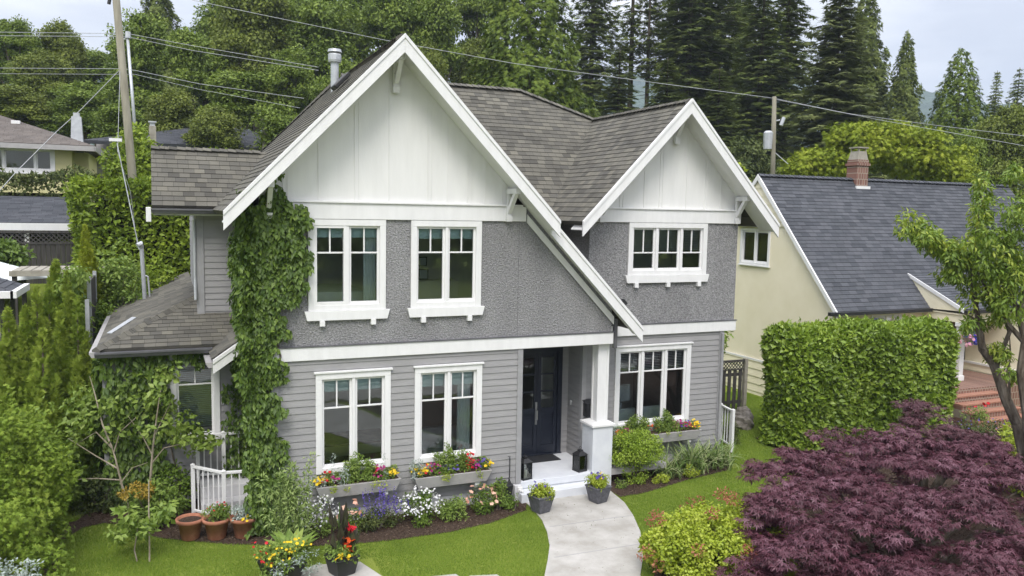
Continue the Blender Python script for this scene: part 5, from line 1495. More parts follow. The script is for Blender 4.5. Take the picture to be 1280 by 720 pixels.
# hanging basket
hbk = thing('hanging_basket', 'hanging basket of blue and pink flowers beside the white porch post of the yellow house', 'hanging basket', (17.2, 1.45, 2.0))
b = MB(); b.lathe([(.02, -.12), (.12, -.06), (.17, .03), (.16, .04), (.1, .02)], (0, 0, 0), 14); b.build('basket', M['deck'], hbk)
b = MB()
for a in (0, 2.1, 4.2): b.tube([(.16*math.cos(a), .16*math.sin(a), .03), (0, 0, .55)], .005, 4)
b.build('chain', M['wire'], hbk)
cs = ell_centers((0, 0, .08), (.32, .26, .22), 26, hemi=False); blob('foliage', hbk, cs, np.full(26, .07), 30, L['soft'], size=.05, world=False)
flowers('blossom', hbk, np.array([.1, -.08, .02])+rdir(90)*np.array([.22, .2, .2]), .05, leafmat('blue_petal', [(.04, .05, .42), (.1, .1, .6)], .6), world=False)
flowers('blossom', hbk, np.array([-.18, -.1, .08])+rdir(50)*np.array([.3, .2, .28]), .045, leafmat('pink_petal', [(.6, .25, .35), (.75, .45, .5)], .6), world=False)

# ------------------------------------------------------------------ gate fence and rocks on the right
def lattice(b, p, q, z0, z1, gap=.11, w_=.022, th=.012):
    p = Vector(p); q = Vector(q); Ln = (q-p).length; d = (q-p)/Ln; h = z1-z0
    n = int((Ln+h)/gap)
    for i in range(-int(h/gap), n):
        s0 = i*gap
        for sg in (1, -1):
            a0, a1 = (s0, s0+h)
            lo, hi = max(a0, 0), min(a1, Ln)
            if hi-lo < .02: continue
            za = (lo-s0); zb = (hi-s0)
            if sg < 0: za, zb = h-za, h-zb
            A = p+d*lo; B = p+d*hi
            nrm = Vector((-d.y, d.x, 0))*(.008*sg)
            b.beam((A.x+nrm.x, A.y+nrm.y, z0+za), (B.x+nrm.x, B.y+nrm.y, z0+zb), th, w_, up=(0, 0, 1))
t = thing('garden_fence', 'dark timber fence gate with lattice top between the two houses', 'fence', (11, 4, G))
b = MB(); 
for i in range(5): b.box(10.45+.19*i, 10.56+.19*i, 3.99, 4.01, -.25, .98)
b.box(10.3, 11.35, 4.011, 4.04, .0, .09); b.box(10.3, 11.35, 4.011, 4.04, .8, .89); b.build('pickets', M['fence'], t, world=True)
b = MB(); lattice(b, (10.3, 4, 0), (11.35, 4, 0), 1.0, 1.22); b.box(10.3, 11.4, 3.96, 4.04, 1.22, 1.27); b.box(10.3, 11.36, 3.97, 4.03, .98, 1.01); b.build('lattice', M['fence'], t, world=True)
b = MB(); b.box(11.38, 11.48, 3.94, 4.05, G-.1, 1.3); b.build('post', M['deck'], t, world=True)
def rock(x, y, r, h, lab):
    bm = bmesh.new(); bmesh.ops.create_icosphere(bm, subdivisions=3, radius=1)
    s1 = random.random()*9
    for v in bm.verts:
        c = v.co.copy(); k_ = 1+.22*math.sin(c.x*3+s1)*math.cos(c.y*3.4+s1)+.12*math.sin(c.z*7+c.x*5+s1)
        v.co = Vector((c.x*r*k_, c.y*r*.8*k_, max(c.z, -.4)*h*k_))
    me = bpy.data.meshes.new('rock'); bm.to_mesh(me); bm.free(); me.materials.append(M['rock'])
    o = link_mesh('rock', me); o.location = (x, y, G+h*.25); o.rotation_euler = (0, 0, random.random()*3); props(o, lab, 'rock')
rock(10.95, 3.4, .30, .34, 'grey brown boulder at the foot of the dark lattice gate')
rock(10.55, 2.9, .34, .30, 'grey brown boulder in the grass closest to the laurel hedge')
rock(10.45, 4.3, .26, .42, 'upright boulder partly hidden behind the corner of the grey house')
rock(10.15, 3.6, .22, .22, 'smallest boulder beside the short white railing lawn')
# tree by the right corner
def broadtree(name, label, base, H_, Rr, mat_, K=60, per=90, cr=.35, size=.09, trunk=.35, wid=.55, kind='leaf', group=None, cat='tree', flat=.8):
    t = thing(name, label, cat, base, 0, group)
    cz = base[2]+H_*(trunk+(1-trunk)/2); rz = H_*(1-trunk)/2
    cs = ell_centers((base[0], base[1], cz), (Rr-cr*.6, Rr-cr*.6, rz-cr*.5), K, hemi=False, lo=.5)
    blob('crown', t, cs, rng.uniform(.7, 1.2, len(cs))*cr, per, mat_, kind, size, wid, flat=flat)
    b = MB(); b.tube([(base[0], base[1], base[2]-.2), (base[0]+.02*H_, base[1], base[2]+H_*trunk), (base[0], base[1], base[2]+H_*.85)], [H_*.018+.02, H_*.013+.01, .01], 8)
    for i in range(0, len(cs), max(1, len(cs)//9)):
        c = cs[i]; b.tube([(base[0]+.015*H_, base[1], base[2]+H_*trunk*.9), tuple(c)], [H_*.009, .008], 5)
    b.build('trunk', M['bark'], t, world=True)
    return t
broadtree('garden_tree', 'small round leafed green tree between the grey and yellow houses', (10.9, 5.3, G), 4.0, .95, L['laurel'], 60, 90, .3, .11, .22)

# ------------------------------------------------------------------ gnarled tree at the right edge
t = thing('gnarled_tree', 'gnarled tree with thick twisted trunk and drooping yellow green leaves at the right edge', 'tree', tuple(at(1290, 620, 15.8)))
A = lambda l: [tuple(at(*q)) for q in l]
b = MB()
b.tube(A([(1300, 700, 15.6), (1286, 590, 15.8), (1272, 530, 16), (1258, 500, 16), (1246, 465, 16), (1238, 447, 16)]), [.15, .13, .11, .10, .09, .07], 9)
b.tube(A([(1240, 452, 16), (1228, 436, 16), (1224, 415, 15.9), (1222, 395, 15.9), (1216, 362, 15.9), (1217, 320, 15.8), (1224, 270, 15.8), (1230, 225, 15.8)]), [.09, .08, .055, .05, .045, .035, .025, .01], 7)
b.tube(A([(1243, 460, 16), (1252, 440, 16), (1262, 415, 16), (1255, 395, 16.1), (1238, 380, 16.1), (1222, 362, 16.1), (1212, 350, 16)]), [.06, .045, .042, .04, .035, .025, .012], 7)
b.tube(A([(1286, 590, 15.8), (1284, 520, 15.6), (1276, 465, 15.6), (1281, 425, 15.6), (1272, 390, 15.6), (1262, 360, 15.6), (1255, 310, 15.6)]), [.10, .09, .08, .065, .045, .03, .012], 8)
b.tube(A([(1282, 430, 15.6), (1260, 405, 15.7), (1245, 385, 15.7), (1225, 345, 15.7), (1190, 320, 15.7), (1155, 292, 15.7)]), [.055, .045, .035, .025, .018, .008], 7)
b.tube(A([(1272, 400, 15.6), (1285, 350, 15.4), (1292, 290, 15.4)]), [.06, .045, .02], 7)
for q in ((1230, 436, 1222, 402), (1218, 400, 1205, 392), (1250, 375, 1262, 345), (1232, 372, 1236, 350), (1258, 470, 1262, 420), (1262, 500, 1254, 430)):
    b.tube(A([(q[0], q[1], 15.9), ((q[0]+q[2])/2+3, (q[1]+q[3])/2, 15.9), (q[2], q[3], 15.9)]), [.03, .02, .008], 5)
b.build('trunk', M['bark'], t, world=True)
cs = []; rd = []
def addc(u, v, wd, r, n=1, s=6):
    for i in range(n): cs.append(at(u+rng.normal()*s, v+rng.normal()*s, wd+rng.normal()*.25)); rd.append(r*rng.uniform(.8, 1.2))
for v in range(225, 335, 8): addc(1228-(v-225)*.05, v, 15.8, .17, 2, 4)
for i in range(14): f = i/13; addc(1138+60*f, 280+42*f, 15.7, .16, 3, 6)
addc(1188, 325, 15.8, .17, 11, 12); addc(1210, 340, 15.9, .17, 11, 14); addc(1185, 350, 15.8, .12, 4, 8)
addc(1262, 300, 15.6, .22, 34, 24); addc(1275, 350, 15.5, .22, 26, 18); addc(1250, 330, 15.6, .2, 22, 18); addc(1285, 270, 15.4, .2, 14, 14); addc(1248, 372, 15.6, .17, 8, 10)
addc(1215, 403, 15.9, .11, 6, 7); addc(1248, 398, 15.8, .13, 8, 8); addc(1252, 440, 15.9, .13, 7, 6); addc(1258, 465, 15.9, .10, 4, 5); addc(1262, 218, 15.6, .10, 5, 10)
cs = np.array(cs)
blob('crown', t, cs, np.array(rd), 46, leafmat('drooping_leaf', [(.09, .16, .02), (.18, .27, .03), (.40, .45, .06)], .45, .4, .3), 'leaf', .12, .36, droop=.9)

# ------------------------------------------------------------------ young trees and shrubs at the left
t = thing('young_tree', 'young broad leafed tree with bare forking pale stems in front of the left wing', 'tree', tuple(at(158, 640, 15.2)))
b = MB()
W_ = 15.0
for pts, r0 in (([(165, 655), (158, 625), (152, 605), (144, 572), (140, 560)], .035), ([(140, 560), (128, 530), (118, 490), (112, 470)], .022), ([(140, 560), (120, 540), (96, 555)], .018), ([(142, 566), (150, 540), (170, 522)], .016),
                ([(146, 585), (120, 570), (85, 548)], .018), ([(150, 600), (120, 598), (82, 600)], .016), ([(150, 605), (165, 585), (185, 578)], .014), ([(186, 640), (188, 600), (191, 560), (196, 520), (202, 480)], .032), ([(189, 580), (205, 560), (240, 552)], .016), ([(191, 570), (178, 545), (160, 520)], .014), ([(193, 545), (205, 520), (215, 500)], .014)):
    b.tube([tuple(at(u, v, W_-.35)) for u, v in pts], [.9*r0*(1-.7*i/(len(pts)-1)) for i in range(len(pts))], 6)
b.build('trunk', M['palebark'], t, world=True)
cs = []; rd = []
def addd(u, v, n, s, r=.16, wd=15.0):
    for i in range(n): cs.append(at(u+rng.normal()*s, v+rng.normal()*s*.7, wd+rng.normal()*.3)); rd.append(r*rng.uniform(.7, 1.2))
addd(112, 505, 26, 16); addd(150, 505, 20, 16); addd(185, 500, 16, 12); addd(205, 520, 18, 14); addd(225, 545, 14, 12); addd(250, 548, 8, 8, .12); addd(90, 545, 14, 12); addd(85, 590, 10, 9, .12); addd(160, 535, 14, 12); addd(205, 470, 10, 9, .12); addd(100, 615, 5, 7, .1); addd(262, 552, 4, 6, .1)
cs = np.array(cs)[rng.random(len(cs)) < .99]; rd = rd[:len(cs)]; blob('crown', t, cs, np.array(rd)*.85, 15, L['magnolia'], 'leaf', .115, .6)
t = thing('sapling', 'slender sapling with a low tuft of broad leaves at the bottom left of the lawn', 'tree', tuple(at(180, 735, 13.0)))
b = MB()
for pts, r0 in (([(184, 745), (174, 712), (168, 688), (172, 660)], .018), ([(186, 745), (187, 690), (186, 640), (186, 600)], .018)):
    b.tube([tuple(at(u, v, 13.0)) for u, v in pts], [r0*(1-.5*i/(len(pts)-1)) for i in range(len(pts))], 6)
b.build('trunk', M['palebark'], t, world=True)
cs = []; rd = []; addd(160, 655, 10, 10, .13, 13.0); addd(185, 660, 5, 6, .1, 13.0); addd(205, 640, 5, 8, .1, 13.2); addd(150, 668, 4, 6, .1, 13.0)
blob('crown', t, np.array(cs), np.array(rd), 20, L['magnolia'], 'leaf', .11, .6)

t = shrub('feathery_cedar', 'large soft feathery green conifer filling the lower left foreground', 'conifer', (-6.5, .5, G), (1.35, 1.7, 2.75), L['arb'], 260, 95, .26, .085, .8, 'spray', droop=.1)
shrub('feathery_cedar', 'lower feathery green conifer in the bottom left corner of the picture', 'conifer', (-6.3, -1.5, G), (1.2, 1.0, 1.75), L['arb'], 160, 95, .24, .085, .8, 'spray')
shrub('pale_shrub', 'pale grey green shrub in the extreme bottom left corner', 'shrub', (-5.9, -2.4, G), (.65, .5, 1.2), L['silver'], 40, 60, .13, .05)
shrub('leafy_shrub', 'bright green leafy shrub with yellow new growth left of the terracotta pots', 'shrub', (-4.12, 1.05, G), (.5, .42, .85), L['soft'], 40, 50, .16, .09)
cs = ell_centers((-4.35, .95, .32), (.3, .25, .15), 14); blob('new_growth', bpy.data.objects['leafy_shrub'], cs, np.full(14, .07), 30, leafmat('amber_leaf', [(.3, .22, .03), (.42, .3, .05)], .5), size=.06)
shrub('leafy_shrub', 'green leafy shrub growing behind the white railing under the left wing', 'shrub', (-3.75, 1.7, G), (.45, .3, .95), L['hedge'], 34, 55, .15, .07)
shrub('dark_shrub', 'dark green low shrub in the shade at the back left edge of the lawn', 'shrub', (-5.0, 2.15, G), (.6, .35, .8), L['dark'], 40, 55, .15, .07)
shrub('dark_shrub', 'dark green shrub between the feathery conifer and the young tree', 'shrub', (-5.9, 2.3, G), (.7, .5, 1.7), L['hedge'], 60, 55, .2, .08)

# arborvitae group
def cone_mesh(name, H_, Rr, n, size, material, parent, taper=.85, lump=.12, wid=.8, g=None, tip=None):
    g = g or rng
    h = 1-np.sqrt(g.uniform(0, 1, n))*.999
    a = g.uniform(0, 2*PI, n)
    prof = (1-h)**taper
    lmp = 1+lump*np.sin(a*5+h*19)*1.0+lump*np.sin(a*3-h*31)
    r = Rr*prof*lmp*(1-.35*g.uniform(0, 1, n)**2)
    low = h < .08; r = np.where(low, r*(.75+3*h), r)
    P = np.column_stack([r*np.cos(a), r*np.sin(a), h*H_])
    out = np.column_stack([np.cos(a), np.sin(a), np.full(n, .0)])
    return P, out
def arb(u, vt, wd, label, rad=.42, name='arborvitae', grp='narrow arborvitae in front of the left neighbour yard', dens=5200, mat_='arb'):
    p = at(u, vt, wd); zb = hgt(p[0], p[1])-.05; H_ = p[2]-zb
    t = thing(name, label, 'conifer', (p[0], p[1], zb), 0, grp)
    npl = 16; pa = rng.uniform(0, 2*PI, npl); pr_ = rad*np.sqrt(rng.uniform(0, 1, npl)); pr_[0] = 0
    ph = H_*(1-.62*(pr_/rad)**1.1)*rng.uniform(.92, 1.0, npl)
    ii = rng.choice(npl, dens, p=ph/ph.sum()); h = rng.uniform(0, 1, dens)**.8; a = rng.uniform(0, 2*PI, dens)
    rs = .17*np.sin(np.pi*np.clip(h*.78+.22, 0, 1))**.8*(.55+.45*rng.uniform(0, 1, dens)**.5)*(rad/.42)
    P = np.column_stack([(pr_*np.cos(pa))[ii]*(1-.25*h)+rs*np.cos(a), (pr_*np.sin(pa))[ii]*(1-.25*h)+rs*np.sin(a), h*ph[ii]])
    out = np.column_stack([np.cos(a), np.sin(a), np.zeros(dens)])
    nn = unit(out+rng.normal(size=P.shape)*.5); d = unit(out*.5+np.array([0, 0, .9])+rng.normal(size=P.shape)*.3)
    s = .13*rng.uniform(.6, 1.2, len(P))
    tt = np.clip(.25+.6*rng.random(npl)[ii]*h+rng.normal(size=len(P))*.15+.25*h, 0, 1)
    foliage('foliage', 'spray', P, d, nn, s, s*.9, L[mat_], t, tt)
    b = MB(); b.tube([(0, 0, 0), (0, 0, H_*.9)], [.06, .01], 6); b.build('trunk', M['bark'], t)
for q in ((68, 315, 17.5, 'arborvitae with the highest tip of the left group'), (83, 328, 17.1, 'arborvitae just right of the highest tip in the left group'), (60, 350, 16.6, 'arborvitae in the second row directly below the highest tip'),
          (45, 357, 16.3, 'arborvitae left of the second row in the left group'), (32, 378, 15.9, 'front arborvitae near the left edge of the picture'), (10, 383, 15.8, 'leftmost arborvitae cut by the left picture edge'),
          (96, 372, 16.8, 'arborvitae of the right slope of the group beside the grey panel'), (108, 402, 16.5, 'lower arborvitae of the right slope of the group'), (121, 436, 16.2, 'lowest rightmost arborvitae beside the left wing eave'),
          (74, 388, 15.8, 'arborvitae in the middle of the front row of the left group'), (97, 440, 15.5, 'short arborvitae at the right of the front row'), (52, 402, 15.3, 'short arborvitae at the foot of the front row near the feathery conifer')):
    arb(*q)
arb(106, 276, 19.5, 'golden green cone shaped cedar standing beside the neighbour timber fence', .62, 'cone_cedar', None, 11000, 'gold')

# ------------------------------------------------------------------ left neighbour yard
bung = thing('bungalow', 'yellow bungalow with hipped grey brown roof and triple window on the hill at the left', 'house', (-10, 23, 4.2))
def bb_(name, b, material, parent=None, **k): return b.build(name, material, parent or bung, world=True, **k)
bx0, bx1, by0, by1 = -16, -6.9, 20.3, 26.5
hx = window(bung, -9.68, -7.45, 6.45, 7.42, FR(by0), (.55, 1.2, .6), cols=1, mfrac=0, trim=.13, sill='plain')
hx2 = window(bung, -11.0, -9.75, 6.5, 7.36, FR(by0), (1, 1), cols=1, mfrac=0, trim=.08, sill='plain')
b = MB(); wallmesh(b, [(bx0, 3.8), (bx1, 3.8), (bx1, 7.45), (bx0, 7.45)], [hx, hx2], FR(by0)); b.box(bx1-.12, bx1, by0+.13, by1, 3.8, 7.45); b.box(bx0, bx1-.12, by1-.1, by1, 3.8, 7.45); bb_('wall', b, M['bungyellow'])
b = MB(); b.box(bx0, bx1-.2, by0+2, by0+2.1, 4, 7.4); bb_('room', b, M['room'])
b = MB(); b.box(bx1-.1, bx1+.5, by0+.8, by1-1, 3.8, 7.3); bb_('side_bay', b, M['bungyellow'])
def brf(v, d): return roofpart('roof', v, bung, M['roofbung'], d, th=.12, course=.17)
e = .5
brf([(bx0-e, by0-e, 7.5), (bx1+e+.3, by0-e, 7.5), (bx1-2.7, 23.4, 8.75), (bx0+2, 23.4, 8.75)], (1, 0, 0))
brf([(bx1+e+.3, by0-e, 7.5), (bx1+e+.3, by1+e, 7.5), (bx1-2.7, 23.4, 8.75)], (0, 1, 0))
brf([(bx0-e, by1+e, 7.5), (bx1+e+.3, by1+e, 7.5), (bx1-2.7, 23.4, 8.75), (bx0+2, 23.4, 8.75)], (1, 0, 0))
b = MB(); b.box(bx0-e, bx1+e+.3, by0-e-.05, by0-e, 7.30, 7.48); b.box(bx1+e+.3, bx1+e+.35, by0-e, by1+e, 7.3, 7.48); b.box(bx0-e, bx1+e+.3, by0-e, by0, 7.32, 7.35); bb_('fascia', b, M['boxgrey'])
b = MB(); b.frustum((-7.12, -6.58, 21.9, 22.4), 6.5, (-7.02, -6.68, 22, 22.3), 8.75); b.box(-6.96, -6.74, 22.05, 22.25, 8.75, 8.9); bb_('chimney', b, M['galv'])
b = MB(); b.box(-9.1, -8.8, 22.3, 22.5, 8.35, 8.5); bb_('roof_vent', b, M['white'])
far = thing('far_house', 'dark hip roof of a house farther up the hill seen above the left roof', 'house', (-1.5, 30, 6.8))
roofpart('roof', [(-7, 26.4, 8.15), (2.5, 26.4, 8.15), (0, 29.6, 9.35), (-1.6, 29.6, 9.35), ], far, M['roofslate'], (1, 0, 0), th=.15)
roofpart('roof', [(2.5, 26.4, 8.15), (2.5, 33, 8.15), (0, 29.6, 9.35)], far, M['roofslate'], (0, 1, 0), th=.15)
b = MB(); b.box(-6.5, 2, 27, 32.5, 5, 8.1); b.build('wall', M['boxgrey'], far, world=True)
b = MB(); c0 = at(333, 165, 38); b.box(c0[0]-.18, c0[0]+.18, c0[1]-.1, c0[1]+.3, c0[2]-1.0, c0[2]+.55); b.box(c0[0]-.23, c0[0]+.23, c0[1]-.15, c0[1]+.35, c0[2]+.55, c0[2]+.66); b.build('chimney', M['deck'], far, world=True)
c1 = at(191, 178, 30)
cb = thing('far_chimney', 'pale free standing chimney with white cap above the laurel hedge near the leaning pole', 'chimney', tuple(c1))
b = MB(); b.box(c1[0]-.12, c1[0]+.12, c1[1]-.1, c1[1]+.15, c1[2]-1.5, c1[2]+.6); b.build('stack', M['deck'], cb, world=True)
b = MB(); b.box(c1[0]-.09, c1[0]+.09, c1[1]-.07, c1[1]+.12, c1[2]+.6, c1[2]+.72); b.box(c1[0]-.14, c1[0]+.14, c1[1]-.12, c1[1]+.17, c1[2]+.72, c1[2]+.77); b.build('cap', M['galv'], cb, world=True)
shed = thing('garden_shed', 'carport shed with slate grey roof and white fascia behind the timber fence at the left', 'shed', (-9, 15, 3.2))
roofpart('roof', [(-14, 13.3, 4.78), (-6.15, 13.3, 4.78), (-6.15, 16.0, 5.55), (-14, 16.0, 5.55)], shed, M['roofslate'], (1, 0, 0), th=.1)
roofpart('roof', [(-14, 16, 5.55), (-6.15, 16.0, 5.55), (-6.15, 18.5, 4.78), (-14, 18.5, 4.78)], shed, M['roofslate'], (1, 0, 0), th=.1)
b = MB(); b.box(-14, -6.3, 13.2, 13.3, 4.55, 4.76); b.build('fascia', M['white'], shed, world=True)
b = MB()
for x in (-7.6, -9.7): b.box(x, x+.12, 13.4, 13.52, 2.8, 4.6)
b.build('post', M['white'], shed, world=True)
b = MB(); b.box(-14, -6.3, 17.9, 18.1, 2.5, 4.7); b.build('wall', M['fence'], shed, world=True)
fn = thing('timber_fence', 'dark board fence with lattice top in front of the shed at the left', 'fence', (-7.5, 12.3, 2.9))
b = MB()
for i in range(17):
    x = -8.3+i*.125; b.box(x, x+.115, 12.3, 12.33, 2.6, 4.18)
b.build('boards', M['fence'], fn, world=True)
b = MB(); lattice(b, (-8.6, 12.3, 0), (-6.2, 12.3, 0), 4.24, 4.5, .13, .03); b.box(-8.6, -6.2, 12.27, 12.36, 4.5, 4.56); b.box(-8.6, -6.2, 12.28, 12.35, 4.18, 4.24); b.build('lattice', M['fence'], fn, world=True)
pg = thing('pergola', 'weathered flat topped pergola over dark outdoor furniture at the left', 'pergola', (-6.4, 8.6, 1.9))
b = MB()
for i in range(9): b.box(-7.15+.21*i, -6.97+.21*i, 7.9, 9.4, 3.72, 3.76)
b.box(-7.2, -5.3, 7.85, 7.9, 3.62, 3.75); b.box(-5.3, -5.22, 7.85, 9.45, 3.62, 3.75); b.build('roof', M['deck'], pg, world=True)
for x, y in ((-7.1, 7.95), (-5.35, 7.95), (-5.35, 9.3), (-7.1, 9.3)):
    b = MB(); b.box(x-.05, x+.05, y-.05, y+.05, 1.6, 3.62); b.build('post', M['fence'], pg, world=True)
uo = thing('patio_umbrella', 'half hidden cream patio umbrella beside the pergola at the left edge', 'parasol', (-7.9, 9.2, 2.0))
b = MB(); b.lathe([(1.2, 0), (.02, .4)], (-7.7, 9.8, 3.45), 8); b.build('canopy', M['curtain'], uo, world=True)
b = MB(); b.tube([(-7.7, 9.8, 1.8), (-7.7, 9.8, 3.84)], .03, 8); b.build('pole', M['black'], uo, world=True)
gz = thing('garden_gazebo', 'corner of a small dark shingled gazebo roof with white gutter at the left edge', 'gazebo', (-8, 5.6, 2))
roofpart('roof', [(-9.5, 4.8, 3.56), (-6.72, 4.8, 3.56), (-6.72, 6.4, 3.56), (-8.2, 5.6, 4.35)][:2]+[(-8.2, 5.6, 4.2)], gz, M['roofslate'], (1, 0, 0), th=.06)
roofpart('roof', [(-6.72, 4.8, 3.56), (-6.72, 6.4, 3.56), (-8.2, 5.6, 4.2)], gz, M['roofslate'], (0, 1, 0), th=.06)
b = MB(); b.box(-9.5, -6.66, 4.68, 4.79, 3.43, 3.57); b.box(-6.71, -6.6, 4.68, 6.5, 3.43, 3.57); b.build('gutter', M['white'], gz, world=True)
for x, y in ((-6.9, 4.95), (-6.9, 6.2)):
    b = MB(); b.box(x-.04, x+.04, y-.04, y+.04, .8, 3.45); b.build('post', M['black'], gz, world=True)
wl = thing('retaining_wall', 'low rough stone retaining wall under the pergola at the left', 'wall', (-7.5, 6.9, 1.6))
bm = bmesh.new()
for i in range(9):
    for j in range(3):
        r_ = bmesh.ops.create_icosphere(bm, subdivisions=2, radius=.17+.05*random.random()); bmesh.ops.translate(bm, verts=r_['verts'], vec=(-1.5+.33*i+.1*(j % 2), random.random()*.1, .1+.27*j))
me = bpy.data.meshes.new('stones'); bm.to_mesh(me); bm.free(); me.materials.append(M['rock']); link_mesh('stones', me, wl)
pf = thing('privacy_panel', 'weathered grey privacy panel draped with a climber beside the arborvitae', 'fence', (-5.3, 5.9, 1.6))
for y in (5.3, 5.9, 7.6):
    b = MB(); b.box(-5.42, -5.34, y-.05, y+.05, 1.2, 3.75 if y > 5.5 else 3.3); b.build('post', M['galv'], pf, world=True)
b = MB(); b.box(-5.40, -5.36, 5.95, 7.55, 1.4, 3.65); b.build('panel', M['fence'], pf, world=True)
cl = thing('climber', 'large leafed climber spilling over the weathered privacy panel', 'climbing plant', (-5.5, 5.6, 1.5))
cs = np.column_stack([rng.uniform(-5.95, -5.45, 34), rng.uniform(5.2, 5.8, 34), rng.uniform(2.2, 3.95, 34)])
blob('foliage', cl, cs, np.full(34, .17), 30, L['soft'], size=.13, wid=.45, droop=.9)
hedge('laurel_hedge', 'bright tall clipped laurel hedge behind the low left roof', -6.1, -1.5, 10.9, 12.6, 1.5, 6.0, L['laurel_far'], 420, .17, .5, .3, wob=.16, faces='flt')
shrub('garden_shrub', 'loose bright green shrub below the tall laurel hedge beside the cone cedar', 'shrub', (-4.9, 8.2, 2.0), (.85, .8, 2.5), L['soft'], 90, 60, .26, .11)
shrub('garden_shrub', 'loose green shrub between the tall laurel hedge and the service mast', 'shrub', (-4.0, 9.3, 1.5), (.8, .6, 2.6), L['laurel_far'], 80, 60, .25, .12)
shrub('garden_shrub', 'green shrub filling the gap below the cone cedar near the left wing roof', 'shrub', (-5.35, 7.4, 1.0), (.6, .9, 2.2), L['hedge'], 80, 60, .25, .1)
hedge('mixed_hedge', 'dark olive mixed hedge below the yellow bungalow windows', -10.5, -5.9, 16.8, 18.2, 3.6, 6.35, L['dark'], 300, .15, .5, .35, wob=.25, faces='flrt')
hedge('mixed_hedge', 'light green untidy laurel hedge running behind the upper left roof', -5.0, 1.6, 17.5, 19.0, 3.0, 7.15, L['laurel_far'], 260, .2, .5, .4, wob=.3, faces='flt')
broadtree('laurel_tree', 'rounded bright laurel tree at the foot of the leaning utility pole', (-4.75, 18.5, 4.0), 4.3, 1.15, L['laurel_far'], 90, 100, .4, .17, .1)
broadtree('garden_tree', 'leafy branch mass of a shrub at the left edge below the shed', (-8.1, 10.5, 2.5), 2.1, 1.0, L['vine'], 50, 70, .3, .15, .1)

# utility poles
po = thing('utility_pole', 'thick weathered timber utility pole leaning slightly at the upper left', 'utility pole', tuple(at(168, 260, 24)))
b = MB(); b.tube([tuple(at(169, 275, 24)), tuple(at(165, 215, 24)), tuple(at(143, -25, 24))], [.125, .12, .10], 12); b.build('pole', M['pole'], po, world=True, smooth=True)
b = MB(); q = at(137, 0, 24); b.tube([tuple(at(138, -6, 24)), tuple(at(136, 5, 24))], .05, 8); b.build('insulator', M['black'], po, world=True)
p2 = thing('utility_pole', 'thinner pale utility pole just right of the thick leaning pole', 'utility pole', tuple(at(171, 190, 33)))
b = MB(); b.tube([tuple(at(172, 200, 33)), tuple(at(159, 42, 33))], [.075, .055], 10); b.build('pole', M['galv'], p2, world=True, smooth=True)
b = MB(); b.tube([tuple(at(160, 40, 33)), tuple(at(160, 48, 33))], .11, 8); b.tube([tuple(at(153, 50, 33)), tuple(at(162, 46, 33))], .04, 6); b.build('insulator', M['galv'], p2, world=True)
p3 = thing('utility_pole', 'green grey utility pole with transformer behind the right gable', 'utility pole', tuple(at(966, 250, 34)))
b = MB(); b.tube([tuple(at(965, 260, 34)), tuple(at(968, 121, 34))], [.11, .09], 10); b.build('pole', M['pole'], p3, world=True, smooth=True)
b = MB(); tq = at(960, 175, 34); b.lathe([(.0, -.4), (.18, -.38), (.2, .3), (.12, .38)], tuple(tq), 12); b.build('transformer', M['galv'], p3, world=True)
b = MB(); b.tube([tuple(at(966, 152, 34)), tuple(at(975, 150, 34))], .03, 6); b.tube([tuple(at(976, 157, 34)), tuple(at(980, 147, 34))], .08, 8); b.tube([tuple(at(968, 190, 34)), tuple(at(985, 205, 34))], .02, 5); b.build('bracket', M['galv'], p3, world=True)
lampt = thing('thin_mast', 'thin rod mast topped by a small white box above the hedge at the left', 'mast', tuple(at(173, 310, 21)))
b = MB(); b.tube([tuple(at(174, 312, 21)), tuple(at(146, 178, 21))], .014, 6); b.build('rod', M['galv'], lampt, world=True)
b = MB(); hq = at(145, 175, 21); b.box(hq[0]-.16, hq[0]+.14, hq[1]-.1, hq[1]+.1, hq[2]-.04, hq[2]+.04); b.build('box', M['white'], lampt, world=True)
def wire(pts, label, r=.016, sag=.0):
    r = r*.62
    P3 = [Vector(at(*q)) for q in pts]; out = []
    for i in range(len(P3)-1):
        for k_ in range(8):
            f = k_/8; p = P3[i].lerp(P3[i+1], f); out.append((p.x, p.y, p.z-sag*4*f*(1-f)))
    out.append(tuple(P3[-1]))
    b = MB(); b.tube(out, r, 5); o = b.build('overhead_wire', M['wire'])
    props(o, label, 'wire')
wire([(-20, 40, 33), (159, 42, 33), (240, 57, 33), (398, 84, 33)], 'top wire of the upper bundle through the thinner pole at the left', .018)
wire([(-20, 44.5, 33), (159, 46, 33), (240, 63, 33), (398, 88, 33)], 'wire just below the top wire of the upper left bundle', .018)
wire([(-20, 85, 30), (152, 86, 30), (169, 88, 30), (250, 105, 30), (380, 123, 30)], 'lower left wire halfway up the thick leaning pole', .016)
wire([(-20, 92, 30), (152, 93, 30), (169, 93, 30), (250, 112, 30), (375, 135, 30)], 'lowest left wire just under the halfway wire of the thick pole', .012)
wire([(152, 85, 24), (100, 138, 23), (70, 165, 22), (20, 215, 19), (-20, 260, 17)], 'slack service wire running from the thick pole down across the bungalow', .014)
wire([(240, 0, 34), (320, 17, 34), (480, 50, 34), (640, 79, 34), (800, 101, 34), (968, 123, 34)], 'long wire crossing the whole forest above the grey house roof', .02)
wire([(968, 123, 34), (1060, 142, 33), (1180, 158, 31), (1290, 171, 29)], 'wire leaving the right pole over the golden cypress', .015)
wire([(968, 124, 34), (1100, 150, 32), (1290, 184, 29)], 'second lower wire leaving the right pole', .014)
wire([(172, 310, 21), (163, 240, 20.5), (147, 190, 20), (150, 87, 24)], 'service drop wire between the roof mast and the thick pole', .01)

